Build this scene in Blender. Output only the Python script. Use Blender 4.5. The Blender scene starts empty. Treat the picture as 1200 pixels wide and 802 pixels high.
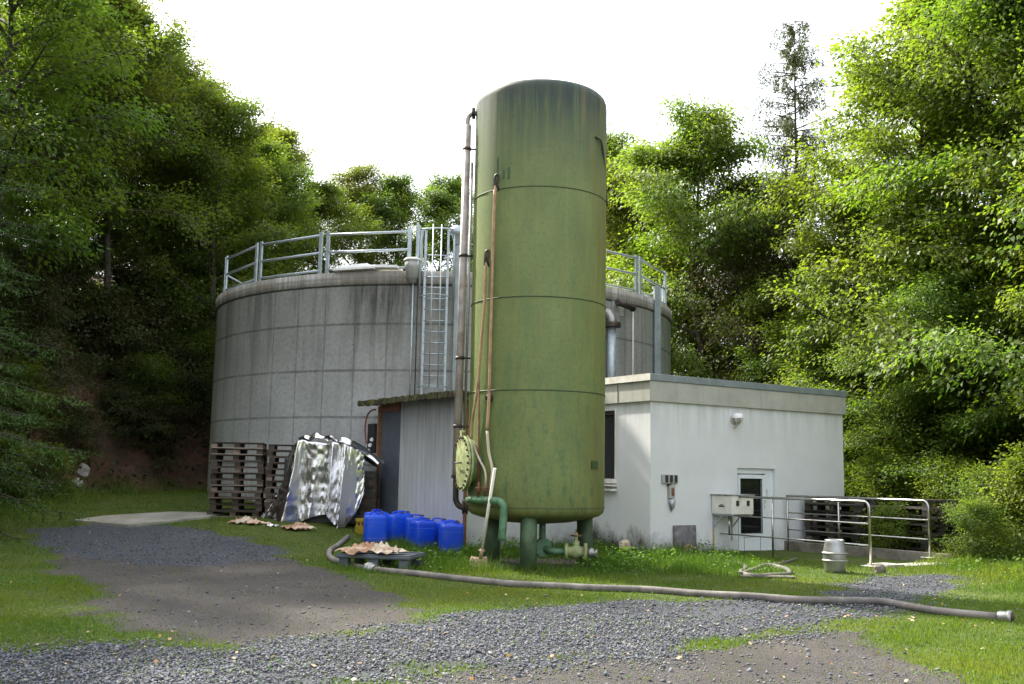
import bpy, bmesh, math, random
import numpy as np
from mathutils import Vector, Matrix
sc = bpy.context.scene
C = sc.collection
rng = np.random.default_rng(7)
random.seed(7)
PI = math.pi
# ------------------------------------------------------------ camera model
F, PITCH, ROLL, EYE = 1200.0, math.radians(7.36), 0.018, 1.6
def ray(x, y):
    u = (x-600)/F; v = (401-y)/F
    a = u*math.cos(ROLL)-v*math.sin(ROLL); b = u*math.sin(ROLL)+v*math.cos(ROLL)
    return np.array([a, math.cos(PITCH)-b*math.sin(PITCH), math.sin(PITCH)+b*math.cos(PITCH)])
def D(x, y, Y):
    d = ray(x, y); t = Y/d[1]; return np.array([d[0]*t, Y, EYE+d[2]*t])
def sm(t):
    t = np.clip(t, 0, 1); return t*t*(3-2*t)
def vnoise(x, y, s=1.0, seed=0):
    x = np.asarray(x, float)/s+seed*17.3; y = np.asarray(y, float)/s-seed*9.7
    return (np.sin(x*1.7+1.3*np.sin(y*1.1+seed))+np.sin(y*2.3+1.7*np.sin(x*0.9))+np.sin(x*3.1-y*2.7+seed)*.6+np.sin(x*5.3+y*4.1)*.4)/3.0
def terrain(x, y):
    x = np.asarray(x, float); y = np.asarray(y, float)
    z = .85*sm((y-16)/15)*sm((-.5-x)/5.5)
    a = np.where(x < 0, 12.8, 13.0)
    yy = np.maximum(y-22, 0)/20.0
    d = (np.sqrt((x/a)**2+yy**2)-1)*a
    d = np.maximum(d, 0)
    left = sm((6-x)/14)
    d = d+np.where(d > 0, .35*vnoise(x, y, 2.2, 3), 0)*sm(d/2)
    h = (3.6*sm(d/4)+.33*np.minimum(d, 40))*(.16+.84*left)
    # small natural unevenness
    z = z+h+.035*vnoise(x, y, 3.1, 1)*sm((np.hypot(x-1, y-20)-3)/8)+.012*vnoise(x, y, .8, 2)
    for o_ in (2.2, 3.9): z = z-.04*np.exp(-((x+o_+.35*(y-9)+.3*np.sin(y*.7))/.28)**2)*sm((17-y)/4)
    return z
def G(x, y):
    d = ray(x, y); t = 5.0; prev = t
    while t < 120:
        p = d*t; z = EYE+p[2]
        if z < float(terrain(p[0], p[1])): break
        prev = t; t += .1
    lo, hi = prev, t
    for _ in range(20):
        m = (lo+hi)/2; p = d*m
        if EYE+p[2] < float(terrain(p[0], p[1])): hi = m
        else: lo = m
    p = d*hi
    return np.array([p[0], p[1], float(terrain(p[0], p[1]))])

cam = bpy.data.cameras.new('camera'); co = bpy.data.objects.new('camera', cam); C.objects.link(co)
co.location = (0, 0, EYE)
# forward heading +Y, pitched up, rolled
fw = Vector((0, math.cos(PITCH), math.sin(PITCH))); up = Vector((0, -math.sin(PITCH), math.cos(PITCH))); rt = Vector((1, 0, 0))
rt2 = rt*math.cos(ROLL)+up*math.sin(ROLL); up2 = -rt*math.sin(ROLL)+up*math.cos(ROLL)
co.matrix_world = Matrix(((rt2.x, up2.x, -fw.x, 0), (rt2.y, up2.y, -fw.y, 0), (rt2.z, up2.z, -fw.z, EYE), (0, 0, 0, 1)))
cam.sensor_width = 36; cam.lens = 36*F/1200; cam.clip_end = 2000; cam.clip_start = .1
sc.camera = co

# ------------------------------------------------------------ world, sun
SUN_HEAD, SUN_EL = -46.0, 44.0      # heading clockwise from +Y
w = bpy.data.worlds.new('World'); sc.world = w; w.use_nodes = True
nt = w.node_tree; bg = nt.nodes['Background']
sky = nt.nodes.new('ShaderNodeTexSky'); sky.sky_type = 'NISHITA'; sky.sun_disc = False
sky.sun_elevation = math.radians(SUN_EL); sky.sun_rotation = math.radians(SUN_HEAD)
sky.altitude = 200; sky.air_density = 1.0; sky.dust_density = 6.0; sky.ozone_density = 1.0
# thin bright overcast veil mixed into the clear sky
hsv = nt.nodes.new('ShaderNodeHueSaturation'); hsv.inputs['Saturation'].default_value = .35
nt.links.new(sky.outputs[0], hsv.inputs['Color'])
veil = nt.nodes.new('ShaderNodeMix'); veil.data_type = 'RGBA'; veil.inputs[0].default_value = .6; veil.inputs[7].default_value = (3.0, 3.1, 3.25, 1)
nt.links.new(hsv.outputs[0], veil.inputs[6]); nt.links.new(veil.outputs[2], bg.inputs['Color']); bg.inputs['Strength'].default_value = .15
sun = bpy.data.lights.new('sun', 'SUN'); so = bpy.data.objects.new('sun', sun); C.objects.link(so)
sun.energy = 2.7; sun.angle = math.radians(2.0); sun.color = (1, .93, .80)
h = math.radians(SUN_HEAD); e = math.radians(SUN_EL)
sv = Vector((math.sin(h)*math.cos(e), math.cos(h)*math.cos(e), math.sin(e)))
so.rotation_euler = sv.to_track_quat('Z', 'Y').to_euler(); so.location = sv*60
sc.view_settings.view_transform = 'Standard'; sc.view_settings.look = 'None'
sc.view_settings.exposure = 2.2; sc.view_settings.gamma = 1
sc.cycles.max_bounces = 6; sc.cycles.transmission_bounces = 4; sc.cycles.diffuse_bounces = 3; sc.cycles.glossy_bounces = 3

# ------------------------------------------------------------ materials
class NG:
    def __init__(s, name):
        s.m = bpy.data.materials.new(name); s.m.use_nodes = True; s.t = s.m.node_tree
        s.b = s.t.nodes['Principled BSDF']; s.out = s.t.nodes['Material Output']
    def n(s, ty, **k):
        o = s.t.nodes.new(ty)
        for a, v in k.items(): setattr(o, a, v)
        return o
    def l(s, a, b): s.t.links.new(a, b)
    def coord(s, scale=(1, 1, 1), kind='Object'):
        c = s.n('ShaderNodeTexCoord'); m = s.n('ShaderNodeMapping'); m.inputs['Scale'].default_value = scale
        s.l(c.outputs[kind], m.inputs['Vector']); return m.outputs[0]
    def noise(s, vec, scale, detail=6, rough=.6, dist=0):
        n = s.n('ShaderNodeTexNoise'); n.inputs['Scale'].default_value = scale; n.inputs['Detail'].default_value = detail
        n.inputs['Roughness'].default_value = rough; n.inputs['Distortion'].default_value = dist
        if vec is not None: s.l(vec, n.inputs['Vector'])
        return n.outputs['Fac']
    def ramp(s, fac, stops):
        r = s.n('ShaderNodeValToRGB'); e = r.color_ramp.elements
        while len(e) < len(stops): e.new(.5)
        for i, (p, c) in enumerate(stops):
            e[i].position = p; e[i].color = (c, c, c, 1) if not hasattr(c, '__len__') else (*c, 1)
        s.l(fac, r.inputs[0]); return r.outputs[0]
    def mix(s, fac, a, b, mode='MIX'):
        m = s.n('ShaderNodeMix', data_type='RGBA', blend_type=mode)
        for sock, v in ((m.inputs[0], fac), (m.inputs[6], a), (m.inputs[7], b)):
            if isinstance(v, bpy.types.NodeSocket): s.l(v, sock)
            elif hasattr(v, '__len__'): sock.default_value = (*v, 1)
            else: sock.default_value = v
        return m.outputs[2]
    def math(s, op, a, b=0, clamp=False):
        m = s.n('ShaderNodeMath', operation=op, use_clamp=clamp)
        for i, v in enumerate((a, b)):
            if isinstance(v, bpy.types.NodeSocket): s.l(v, m.inputs[i])
            else: m.inputs[i].default_value = v
        return m.outputs[0]
    def bump(s, hgt, strength=.3, dist=.02, prev=None):
        b = s.n('ShaderNodeBump'); b.inputs['Strength'].default_value = strength; b.inputs['Distance'].default_value = dist
        s.l(hgt, b.inputs['Height'])
        if prev is not None: s.l(prev, b.inputs['Normal'])
        s.l(b.outputs[0], s.b.inputs['Normal']); return b.outputs[0]
    def base(s, v): 
        if isinstance(v, bpy.types.NodeSocket): s.l(v, s.b.inputs['Base Color'])
        else: s.b.inputs['Base Color'].default_value = (*v, 1)
    def set(s, rough=.6, metal=0, spec=.5):
        s.b.inputs['Roughness'].default_value = rough; s.b.inputs['Metallic'].default_value = metal
        s.b.inputs['Specular IOR Level'].default_value = spec
    def attr(s, name):
        a = s.n('ShaderNodeAttribute'); a.attribute_name = name; return a.outputs['Fac']
def simple(name, c, rough=.6, metal=0, var=.25, scale=6, bump=.15, dirt=None, dscale=3, spec=.5):
    g = NG(name); v = g.coord(); n = g.noise(v, scale)
    f = g.ramp(n, [(.3, 1-var), (.7, 1+var*.4)])
    col = g.mix(1.0, c, f, 'MULTIPLY')
    if dirt is not None:
        n2 = g.noise(v, dscale, 8, .65); k = g.ramp(n2, [(.47, 0), (.66, .9)]); col = g.mix(k, col, dirt)
    g.base(col); g.set(rough, metal, spec)
    if bump: g.bump(g.noise(v, scale*6, 5), bump, .01)
    return g.m
M = {}
STX = 7.3*math.atan2(26.3-33.4, -3.35+2.16)
def mat_concrete_tank():
    g = NG('tank_concrete'); c = g.n('ShaderNodeTexCoord'); sp = g.n('ShaderNodeSeparateXYZ'); g.l(c.outputs['Object'], sp.inputs[0])
    ang = g.math('ARCTAN2', sp.outputs['Y'], sp.outputs['X']); z = sp.outputs['Z']
    cb = g.n('ShaderNodeCombineXYZ'); g.l(g.math('MULTIPLY', ang, 7.3), cb.inputs[0]); g.l(g.math('MULTIPLY', z, 1.0), cb.inputs[1])
    uv = cb.outputs[0]
    def sc_(x, y):
        m = g.n('ShaderNodeMapping'); m.inputs['Scale'].default_value = (x, y, 1); g.l(uv, m.inputs['Vector']); return m.outputs[0]
    big = g.noise(sc_(1, 1), .55, 6, .6); fine = g.noise(sc_(1, 1), 9, 8, .7); streak = g.noise(sc_(2.6, .16), 1.6, 7, .7, .3)
    col = g.mix(g.ramp(big, [(.3, 0), (.7, 1)]), (.47, .475, .48), (.62, .625, .63))
    col = g.mix(g.ramp(fine, [(.33, .45), (.55, 0)]), col, (.27, .27, .26))
    col = g.mix(g.ramp(streak, [(.52, 0), (.72, .45)]), col, (.27, .265, .26))
    # heavy dark weeping stains from the rim down
    top = g.n('ShaderNodeMapRange'); top.inputs[1].default_value = 2.9; top.inputs[2].default_value = 6.3; g.l(z, top.inputs[0])
    st2 = g.noise(sc_(1.5, .10), 1.1, 6, .7); k = g.math('MULTIPLY', g.ramp(st2, [(.50, 0), (.57, 1)]), top.outputs[0], True)
    col = g.mix(g.math('MULTIPLY', k, .42), col, (.13, .125, .12))
    da = g.math('ABSOLUTE', g.math('SUBTRACT', g.math('MULTIPLY', ang, 7.3), STX), 0)
    dm = g.n('ShaderNodeMapRange'); dm.inputs[1].default_value = 1.25; dm.inputs[2].default_value = .35; g.l(g.math('ADD', da, g.math('MULTIPLY', g.math('SUBTRACT', g.noise(sc_(3, .3), 1.2, 5), .5), 1.2)), dm.inputs[0])
    t2 = g.n('ShaderNodeMapRange'); t2.inputs[1].default_value = 4.6; t2.inputs[2].default_value = 6.0; g.l(z, t2.inputs[0])
    col = g.mix(g.math('MULTIPLY', g.math('MULTIPLY', dm.outputs[0], t2.outputs[0]), g.ramp(g.noise(sc_(5, .3), 1.5, 7, .75), [(.38, .2), (.6, .95)])), col, (.075, .07, .075))
    # pale lime runs
    st3 = g.noise(sc_(4, .25), 2.1, 6, .7); col = g.mix(g.ramp(st3, [(.60, 0), (.72, .35)]), col, (.52, .52, .50))
    # panel joints
    def line(v, period, off, wdt):
        m = g.math('ADD', v, off); m = g.math('DIVIDE', m, period); m = g.math('FRACT', m, 0)
        m = g.math('SUBTRACT', m, .5); m = g.math('ABSOLUTE', m, 0); return g.math('GREATER_THAN', m, .5-wdt/period)
    wob = g.math('MULTIPLY', g.math('SUBTRACT', g.noise(sc_(1, 1), 5, 3), .5), .035)
    lv = line(g.math('ADD', g.math('MULTIPLY', ang, 7.3), wob), .882, .2, .022)
    lh = line(g.math('ADD', z, wob), 1.21, .65, .032)
    nj = g.ramp(g.noise(sc_(1, 1), 2.3, 6, .7), [(.35, .45), (.60, 1)])
    jn = g.math('MULTIPLY', g.math('MAXIMUM', g.math('MULTIPLY', lv, .8), lh), nj)
    col = g.mix(g.math('MULTIPLY', jn, .62), col, (.12, .12, .115))
    rm = g.n('ShaderNodeMapRange'); rm.inputs[1].default_value = 6.40; rm.inputs[2].default_value = 6.44; g.l(z, rm.inputs[0])
    rs = g.noise(sc_(5, .25), 2.2, 8, .75); col = g.mix(g.math('MULTIPLY', rm.outputs[0], g.ramp(rs, [(.36, .15), (.6, .9)])), col, (.20, .175, .13))
    rj = g.math('LESS_THAN', g.math('ABSOLUTE', g.math('SUBTRACT', g.math('ADD', z, wob), 6.42), 0), .022); col = g.mix(g.math('MULTIPLY', rj, .85), col, (.05, .05, .045))
    # tie holes and pits
    vo = g.n('ShaderNodeTexVoronoi'); vo.inputs['Scale'].default_value = 2.4; g.l(sc_(1, 1), vo.inputs['Vector'])
    col = g.mix(g.ramp(vo.outputs['Distance'], [(.035, .8), (.06, 0)]), col, (.09, .09, .085))
    # algae at the foot
    lo = g.n('ShaderNodeMapRange'); lo.inputs[1].default_value = 1.3; lo.inputs[2].default_value = .2; g.l(z, lo.inputs[0])
    col = g.mix(g.math('MULTIPLY', lo.outputs[0], g.ramp(big, [(.35, .2), (.6, .8)])), col, (.12, .13, .09))
    g.base(col); g.set(.88, 0, .3)
    g.bump(g.math('SUBTRACT', fine, g.math('MULTIPLY', jn, .8)), .35, .02)
    return g.m
M['tank_concrete'] = mat_concrete_tank()
def mat_green():
    g = NG('green_paint'); c = g.n('ShaderNodeTexCoord'); sp = g.n('ShaderNodeSeparateXYZ'); g.l(c.outputs['Object'], sp.inputs[0])
    ang = g.math('ARCTAN2', sp.outputs['X'], g.math('MULTIPLY', sp.outputs['Y'], -1)); z = sp.outputs['Z']
    cb = g.n('ShaderNodeCombineXYZ'); g.l(g.math('MULTIPLY', ang, 1.23), cb.inputs[0]); g.l(z, cb.inputs[1]); uv = cb.outputs[0]
    def sc_(x, y):
        m = g.n('ShaderNodeMapping'); m.inputs['Scale'].default_value = (x, y, 1); g.l(uv, m.inputs['Vector']); return m.outputs[0]
    big = g.noise(sc_(1, .6), 1.1, 6, .6); fine = g.noise(sc_(1, 1), 14, 8, .7); streak = g.noise(sc_(3.2, .20), 1.5, 8, .72, .4)
    col = g.mix(g.ramp(big, [(.32, 0), (.68, 1)]), (.105, .155, .050), (.180, .228, .075))
    col = g.mix(g.ramp(streak, [(.48, 0), (.68, .5)]), col, (.22, .235, .075))
    col = g.mix(g.ramp(fine, [(.33, .4), (.5, 0)]), col, (.06, .10, .05))
    top = g.n('ShaderNodeMapRange'); top.inputs[1].default_value = 6.5; top.inputs[2].default_value = 8.25; g.l(z, top.inputs[0])
    stk = g.noise(sc_(3.6, .14), 1.9, 8, .75, .5)
    k = g.math('MULTIPLY', g.math('POWER', top.outputs[0], 1.2), g.ramp(stk, [(.36, .45), (.52, 1)]), True)
    col = g.mix(g.math('MULTIPLY', k, 1.0, True), col, (.022, .045, .034))
    rim = g.n('ShaderNodeMapRange'); rim.inputs[1].default_value = 8.1; rim.inputs[2].default_value = 8.5; g.l(g.math('ADD', z, g.math('MULTIPLY', g.math('SUBTRACT', stk, .5), .9)), rim.inputs[0]); col = g.mix(g.math('MULTIPLY', rim.outputs[0], .85), col, (.025, .042, .038))
    # darker blue-green patches where the paint failed
    pn = g.noise(sc_(2.6, .8), 3.0, 10, .78); lowm = g.n('ShaderNodeMapRange'); lowm.inputs[1].default_value = 4.2; lowm.inputs[2].default_value = 1.2; g.l(z, lowm.inputs[0])
    col = g.mix(g.math('MULTIPLY', g.ramp(pn, [(.51, 0), (.61, .6)]), g.math('ADD', lowm.outputs[0], .18), True), col, (.03, .095, .06))
    ds = g.noise(sc_(1, 1), 22, 4, .6); col = g.mix(g.ramp(ds, [(.66, 0), (.72, .8)]), col, (.03, .045, .03))
    # rust tint, mostly to the right and at the bottom rim
    rn = g.noise(sc_(3.5, .3), 1.3, 8, .75); rr = g.n('ShaderNodeMapRange'); rr.inputs[1].default_value = .6; rr.inputs[2].default_value = 1.7; g.l(g.math('MULTIPLY', ang, 1.23), rr.inputs[0])
    col = g.mix(g.math('MULTIPLY', g.ramp(rn, [(.44, 0), (.60, .85)]), g.math('ADD', rr.outputs[0], .16), True), col, (.17, .12, .04))
    bt = g.n('ShaderNodeMapRange'); bt.inputs[1].default_value = 1.25; bt.inputs[2].default_value = .85; g.l(z, bt.inputs[0])
    col = g.mix(g.math('MULTIPLY', bt.outputs[0], g.ramp(pn, [(.4, .1), (.6, .7)])), col, (.12, .10, .035))
    g.base(col); g.set(.55, 0, .35); g.bump(g.math('ADD', fine, g.math('MULTIPLY', pn, .5)), .18, .012)
    return g.m
M['green'] = mat_green()
M['green_pipe'] = simple('green_pipe_paint', (.10, .22, .12), .5, 0, .35, 8, .1, (.05, .08, .04), 5)
M['leg_green'] = simple('leg_paint', (.065, .115, .055), .6, 0, .4, 6, .15, (.035, .055, .03), 4)
M['seam'] = simple('seam_paint', (.045, .075, .03), .6)
M['pale_green'] = simple('pale_green_paint', (.32, .38, .17), .6, 0, .35, 12, .2, (.17, .15, .07), 7)
M['iron'] = simple('dark_iron', (.035, .035, .033), .55, .3, .4, 10, .2, (.10, .055, .03), 6)
M['clad'] = simple('dull_cladding', (.42, .385, .36), .5, .1, .3, 5, .1, (.22, .17, .13), 4)
M['tan_hose'] = simple('tan_hose', (.42, .27, .15), .6, 0, .3, 5, .1, (.20, .10, .06), 3)
M['white_hose'] = simple('cream_hose', (.55, .47, .36), .6, 0, .25, 5, .1)
M['rust_pipe'] = simple('rusty_pipe', (.19, .085, .045), .8, 0, .5, 9, .3)
M['galv'] = simple('galvanised_steel', (.44, .51, .56), .45, .45, .25, 7, .1, (.36, .39, .41), 5)
M['steel'] = simple('stainless_steel', (.56, .55, .53), .28, 1, .2, 6, .05, (.33, .31, .28), 9)
M['sheet_white'] = simple('white_foam_sheet', (.82, .82, .82), .7, 0, .1, 4, .05)
M['zinc'] = simple('zinc_sheet', (.30, .345, .37), .5, .35, .25, 3, .06, (.22, .26, .28), 4)
M['white_metal'] = simple('white_metal', (.80, .78, .72), .5, 0, .15, 4, .04, (.60, .57, .50), 3)
def mat_render():
    g = NG('white_render'); c = g.coord(); sp = g.n('ShaderNodeSeparateXYZ'); g.l(c, sp.inputs[0])
    n = g.noise(c, .9, 8, .65); f = g.noise(c, 55, 3, .7)
    col = g.mix(g.ramp(n, [(.35, 0), (.7, 1)]), (.63, .645, .66), (.71, .725, .74))
    st = g.noise(g.coord((3, 3, .25)), 1.5, 7, .7); tp = g.n('ShaderNodeMapRange'); tp.inputs[1].default_value = 2.3; tp.inputs[2].default_value = 3.25; g.l(sp.outputs['Z'], tp.inputs[0])
    col = g.mix(g.math('MULTIPLY', g.ramp(st, [(.42, 0), (.64, .6)]), tp.outputs[0]), col, (.40, .41, .40))
    lo = g.n('ShaderNodeMapRange'); lo.inputs[1].default_value = .95; lo.inputs[2].default_value = .0; g.l(sp.outputs['Z'], lo.inputs[0])
    dn = g.noise(g.coord((1, 1, .6)), 2.6, 10, .75); ym = g.n('ShaderNodeMapRange'); ym.inputs[1].default_value = .7; ym.inputs[2].default_value = 2.0; ym.inputs[4].default_value = .22; g.l(sp.outputs['Y'], ym.inputs[0])
    dk = g.math('ADD', g.math('MULTIPLY', lo.outputs[0], g.math('ADD', ym.outputs[0], .62)), g.math('SUBTRACT', dn, .60))
    # splash dirt is heavy on the tank side, light on the door side
    xm = g.n('ShaderNodeMapRange'); xm.inputs[1].default_value = .5; xm.inputs[2].default_value = .0; xm.inputs[3].default_value = .3; g.l(sp.outputs['X'], xm.inputs[0])
    dk = g.math('MULTIPLY', g.ramp(dk, [(.22, 0), (.5, 1)]), xm.outputs[0], True)
    col = g.mix(dk, col, (.085, .082, .066))
    g.base(col); g.set(.9, 0, .25); g.bump(f, .25, .006); return g.m
M['render'] = mat_render()
def mat_parapet():
    g = NG('parapet_board'); c = g.coord(); n = g.noise(c, 1.4, 8, .7); s = g.noise(g.coord((4, 4, .4)), 1.6, 7, .7)
    col = g.mix(g.ramp(n, [(.35, 0), (.65, 1)]), (.36, .36, .32), (.47, .465, .42))
    col = g.mix(g.ramp(s, [(.52, 0), (.72, .5)]), col, (.25, .26, .22)); g.base(col); g.set(.85, 0, .3); g.bump(g.noise(c, 30, 5), .2, .008); return g.m
M['parapet'] = mat_parapet()
M['door'] = simple('door_plastic', (.74, .79, .83), .4, 0, .08, 2, .02)
M['seal'] = simple('black_seal', (.02, .02, .02), .6)
def glass():
    g = NG('dark_glass'); g.base((.012, .013, .015)); g.set(.06, 0, .6); return g.m
M['glass'] = glass()
M['plastic_grey'] = simple('grey_plastic', (.42, .42, .40), .5, 0, .2, 5, .05, (.25, .25, .23), 6)
M['dark_plastic'] = simple('dark_plastic', (.03, .03, .035), .5)
M['lamp_white'] = simple('opal_plastic', (.82, .82, .84), .3, 0, .05)
M['panel_wall'] = None
def mat_panel():
    g = NG('grey_sheet_cladding'); c = g.coord(); n = g.noise(g.coord((2, 2, .5)), 1.3, 8, .65)
    col = g.mix(g.ramp(n, [(.35, 0), (.65, 1)]), (.45, .465, .485), (.55, .565, .585))
    sp = g.n('ShaderNodeSeparateXYZ'); g.l(c, sp.inputs[0])
    s = g.noise(g.coord((8, 8, .3)), 1.3, 7, .7); tp = g.n('ShaderNodeMapRange'); tp.inputs[1].default_value = 1.2; tp.inputs[2].default_value = 3.1; g.l(sp.outputs['Z'], tp.inputs[0])
    col = g.mix(g.math('MULTIPLY', g.math('ADD', g.ramp(s, [(.35, 0), (.65, .6)]), .15), tp.outputs[0]), col, (.15, .145, .125))
    lo = g.n('ShaderNodeMapRange'); lo.inputs[1].default_value = .5; lo.inputs[2].default_value = .0; g.l(sp.outputs['Z'], lo.inputs[0])
    col = g.mix(g.math('MULTIPLY', lo.outputs[0], g.ramp(g.noise(c, 5, 8, .7), [(.4, 0), (.6, .8)])), col, (.10, .09, .07))
    g.base(col); g.set(.55, .1, .4); g.bump(g.noise(c, 20, 4), .1, .005); return g.m
M['panel_wall'] = mat_panel()
M['dark_door'] = simple('dark_door_paint', (.085, .10, .125), .5, 0, .25, 3, .05)
M['mossy'] = simple('mossy_edge', (.045, .035, .022), .95, 0, .5, 9, .6, (.13, .15, .02), 5)
M['orange_wood'] = simple('stained_wood', (.26, .12, .045), .75, 0, .5, 9, .3)
M['red_cable'] = simple('red_cable', (.30, .06, .04), .5)
def mat_wood(name, a, b):
    g = NG(name); c = g.coord(); n = g.noise(g.coord((1, 12, 12)), 2.2, 7, .7); oi = g.n('ShaderNodeObjectInfo')
    col = g.mix(g.ramp(n, [(.3, 0), (.7, 1)]), a, b)
    rr = g.ramp(oi.outputs['Random'], [(0, .5), (.75, 1.1), (1, 3.2)]); col = g.mix(1.0, col, rr, 'MULTIPLY')
    col = g.mix(g.ramp(g.noise(c, 4, 8, .7), [(.5, 0), (.7, .6)]), col, (.03, .028, .024))
    g.base(col); g.set(.9, 0, .2); g.bump(n, .4, .01); return g.m
M['pallet'] = mat_wood('weathered_pallet_wood', (.05, .038, .030), (.125, .098, .08))
M['pallet_dark'] = mat_wood('damp_pallet_wood', (.035, .032, .026), (.075, .068, .058))
def mat_foil():
    g = NG('silver_foil'); c = g.coord(); n = g.noise(c, 7, 6, .6, .6); n2 = g.noise(g.coord((1, 1, 9)), 5, 5, .6)
    g.base((.72, .72, .74)); g.set(.22, 1)
    b = g.bump(g.math('ADD', g.math('MULTIPLY', n, .8), g.math('MULTIPLY', n2, .5)), .16, .03); return g.m
M['foil'] = mat_foil()
M['blue'] = simple('blue_plastic', (.006, .07, .78), .42, 0, .2, 3, .05, (.01, .06, .55), 4)
def mat_blue():
    g = NG('blue_plastic'); c = g.coord(); oi = g.n('ShaderNodeObjectInfo'); sp = g.n('ShaderNodeSeparateXYZ'); g.l(c, sp.inputs[0])
    col = g.mix(oi.outputs['Random'], (.006, .060, .62), (.012, .10, .80)); n = g.noise(c, 5, 8, .7)
    col = g.mix(g.ramp(n, [(.50, 0), (.70, .35)]), col, (.10, .16, .42))
    lo = g.n('ShaderNodeMapRange'); lo.inputs[1].default_value = .16; lo.inputs[2].default_value = .0; g.l(sp.outputs['Z'], lo.inputs[0])
    col = g.mix(g.math('MULTIPLY', lo.outputs[0], g.ramp(n, [(.35, .2), (.6, .8)])), col, (.10, .10, .07))
    g.base(col); g.ramp(n, [(0, 0), (1, 1)]); g.set(.42, 0, .4); g.bump(g.noise(c, 14, 4), .12, .01); return g.m
M['blue'] = mat_blue()
M['jug'] = simple('milky_plastic', (.55, .60, .62), .4)
M['yellow'] = simple('yellow_plastic', (.42, .30, .015), .5, 0, .25, 4, .05)
M['slate_plastic'] = simple('slate_plastic', (.075, .095, .115), .5, 0, .3, 5, .1, (.13, .13, .12), 4)
M['paper'] = simple('brown_paper', (.40, .23, .13), .85, 0, .4, 5, .3, (.60, .50, .42), 4)
M['cream_paper'] = simple('cream_card', (.62, .53, .42), .85, 0, .3, 5, .3, (.22, .12, .05), 5)
M['hose'] = simple('dusty_rubber_hose', (.155, .14, .13), .8, 0, .4, 4, .3, (.25, .225, .20), 3)
M['dark_hose'] = simple('dark_hose', (.10, .095, .085), .75, 0, .35, 4, .2, (.17, .15, .12), 3)
M['alu'] = simple('bright_aluminium', (.33, .33, .32), .45, .8, .2, 20, .1)
M['handle_wood'] = simple('pale_handle_wood', (.52, .48, .40), .7, 0, .3, 6, .1)
M['handle_pale'] = simple('bleached_handle_wood', (.66, .63, .56), .7, 0, .2, 6, .1)
M['shovel'] = simple('rusted_blade', (.38, .26, .18), .7, .2, .4, 10, .2)
M['slab'] = simple('pale_slab', (.42, .41, .37), .9, 0, .3, 3, .3, (.22, .21, .17), 3)
M['pad'] = simple('old_concrete_pad', (.27, .26, .22), .92, 0, .35, 1.4, .3, (.15, .14, .10), 1.5)
M['kerb'] = simple('mossy_concrete', (.20, .18, .15), .92, 0, .4, 4, .4, (.06, .06, .035), 3)
M['slate_stone'] = simple('grey_slate_slab', (.16, .155, .175), .8, 0, .5, 6, .6, (.30, .27, .27), 4)
M['bank_rock'] = simple('reddish_rock', (.14, .085, .07), .9, 0, .5, 5, .6, (.05, .055, .03), 3)
M['tan_stone'] = simple('tan_stone', (.36, .24, .14), .85, 0, .3, 6, .4)
M['keg'] = simple('keg_steel', (.38, .38, .385), .36, .85, .3, 5, .08, (.34, .33, .30), 5)
M['keg_band'] = simple('keg_ring', (.33, .33, .30), .5, .5, .2, 5, .05)
M['bark'] = simple('bark', (.07, .055, .042), .95, 0, .5, 4, .6, (.035, .04, .025), 3)
M['birch'] = simple('birch_bark', (.30, .27, .23), .9, 0, .2, 4, .3, (.02, .02, .02), 6)
def mat_leaf(name, a, b, c3, trans=.45, tb=1.5, rough=.45):
    g = NG(name); r = g.attr('rnd'); k = g.attr('clump')
    col = g.mix(r, a, b); col = g.mix(g.ramp(k, [(.25, 0), (.95, .75)]), col, c3)
    oi = g.n('ShaderNodeObjectInfo'); hs = g.n('ShaderNodeHueSaturation')
    hr = g.n('ShaderNodeMapRange'); hr.inputs[3].default_value = .485; hr.inputs[4].default_value = .515; g.l(oi.outputs['Random'], hr.inputs[0]); g.l(hr.outputs[0], hs.inputs['Hue'])
    g.l(col, hs.inputs['Color']); col = hs.outputs[0]
    g.base(col); g.set(rough, 0, .28)
    tr = g.n('ShaderNodeBsdfTranslucent'); tc = g.mix(1.0, col, (tb, tb*1.05, tb*.35), 'MULTIPLY'); g.l(tc, tr.inputs['Color'])
    mx = g.n('ShaderNodeMixShader'); mx.inputs[0].default_value = trans; g.l(g.b.outputs[0], mx.inputs[1]); g.l(tr.outputs[0], mx.inputs[2]); g.l(mx.outputs[0], g.out.inputs['Surface'])
    return g.m
M['leaf_beech'] = mat_leaf('bright_beech_leaves', (.055, .100, .018), (.125, .185, .030), (.165, .20, .035), .5, 2.0, .5)
M['leaf_mid'] = mat_leaf('mid_green_leaves', (.045, .085, .020), (.10, .155, .032), (.135, .165, .032), .5, 2.0, .5)
M['leaf_olive'] = mat_leaf('olive_leaves', (.055, .085, .024), (.115, .15, .038), (.155, .16, .036), .5, 2.0, .5)
M['leaf_brown'] = mat_leaf('brownish_green_leaves', (.05, .055, .022), (.09, .075, .028), (.08, .10, .03), .35, 1.5, .5)
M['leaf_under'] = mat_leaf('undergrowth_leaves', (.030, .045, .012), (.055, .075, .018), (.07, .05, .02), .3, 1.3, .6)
M['needle'] = mat_leaf('spruce_needles', (.030, .070, .018), (.06, .12, .025), (.08, .14, .03), .25, 1.3, .5)
M['needle_larch'] = mat_leaf('larch_needles', (.05, .075, .03), (.08, .10, .04), (.07, .08, .035), .3, 1.3, .5)
M['grass_blades'] = mat_leaf('grass_blades', (.048, .10, .012), (.11, .175, .020), (.18, .20, .03), .4, 1.6, .6)
M['weed'] = mat_leaf('weed_leaves', (.05, .13, .015), (.10, .20, .025), (.14, .23, .04), .35, 1.5, .7)
M['dry_leaf'] = mat_leaf('fallen_leaves', (.30, .14, .05), (.45, .33, .12), (.50, .42, .28), .2, 1.0, .6)
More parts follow.
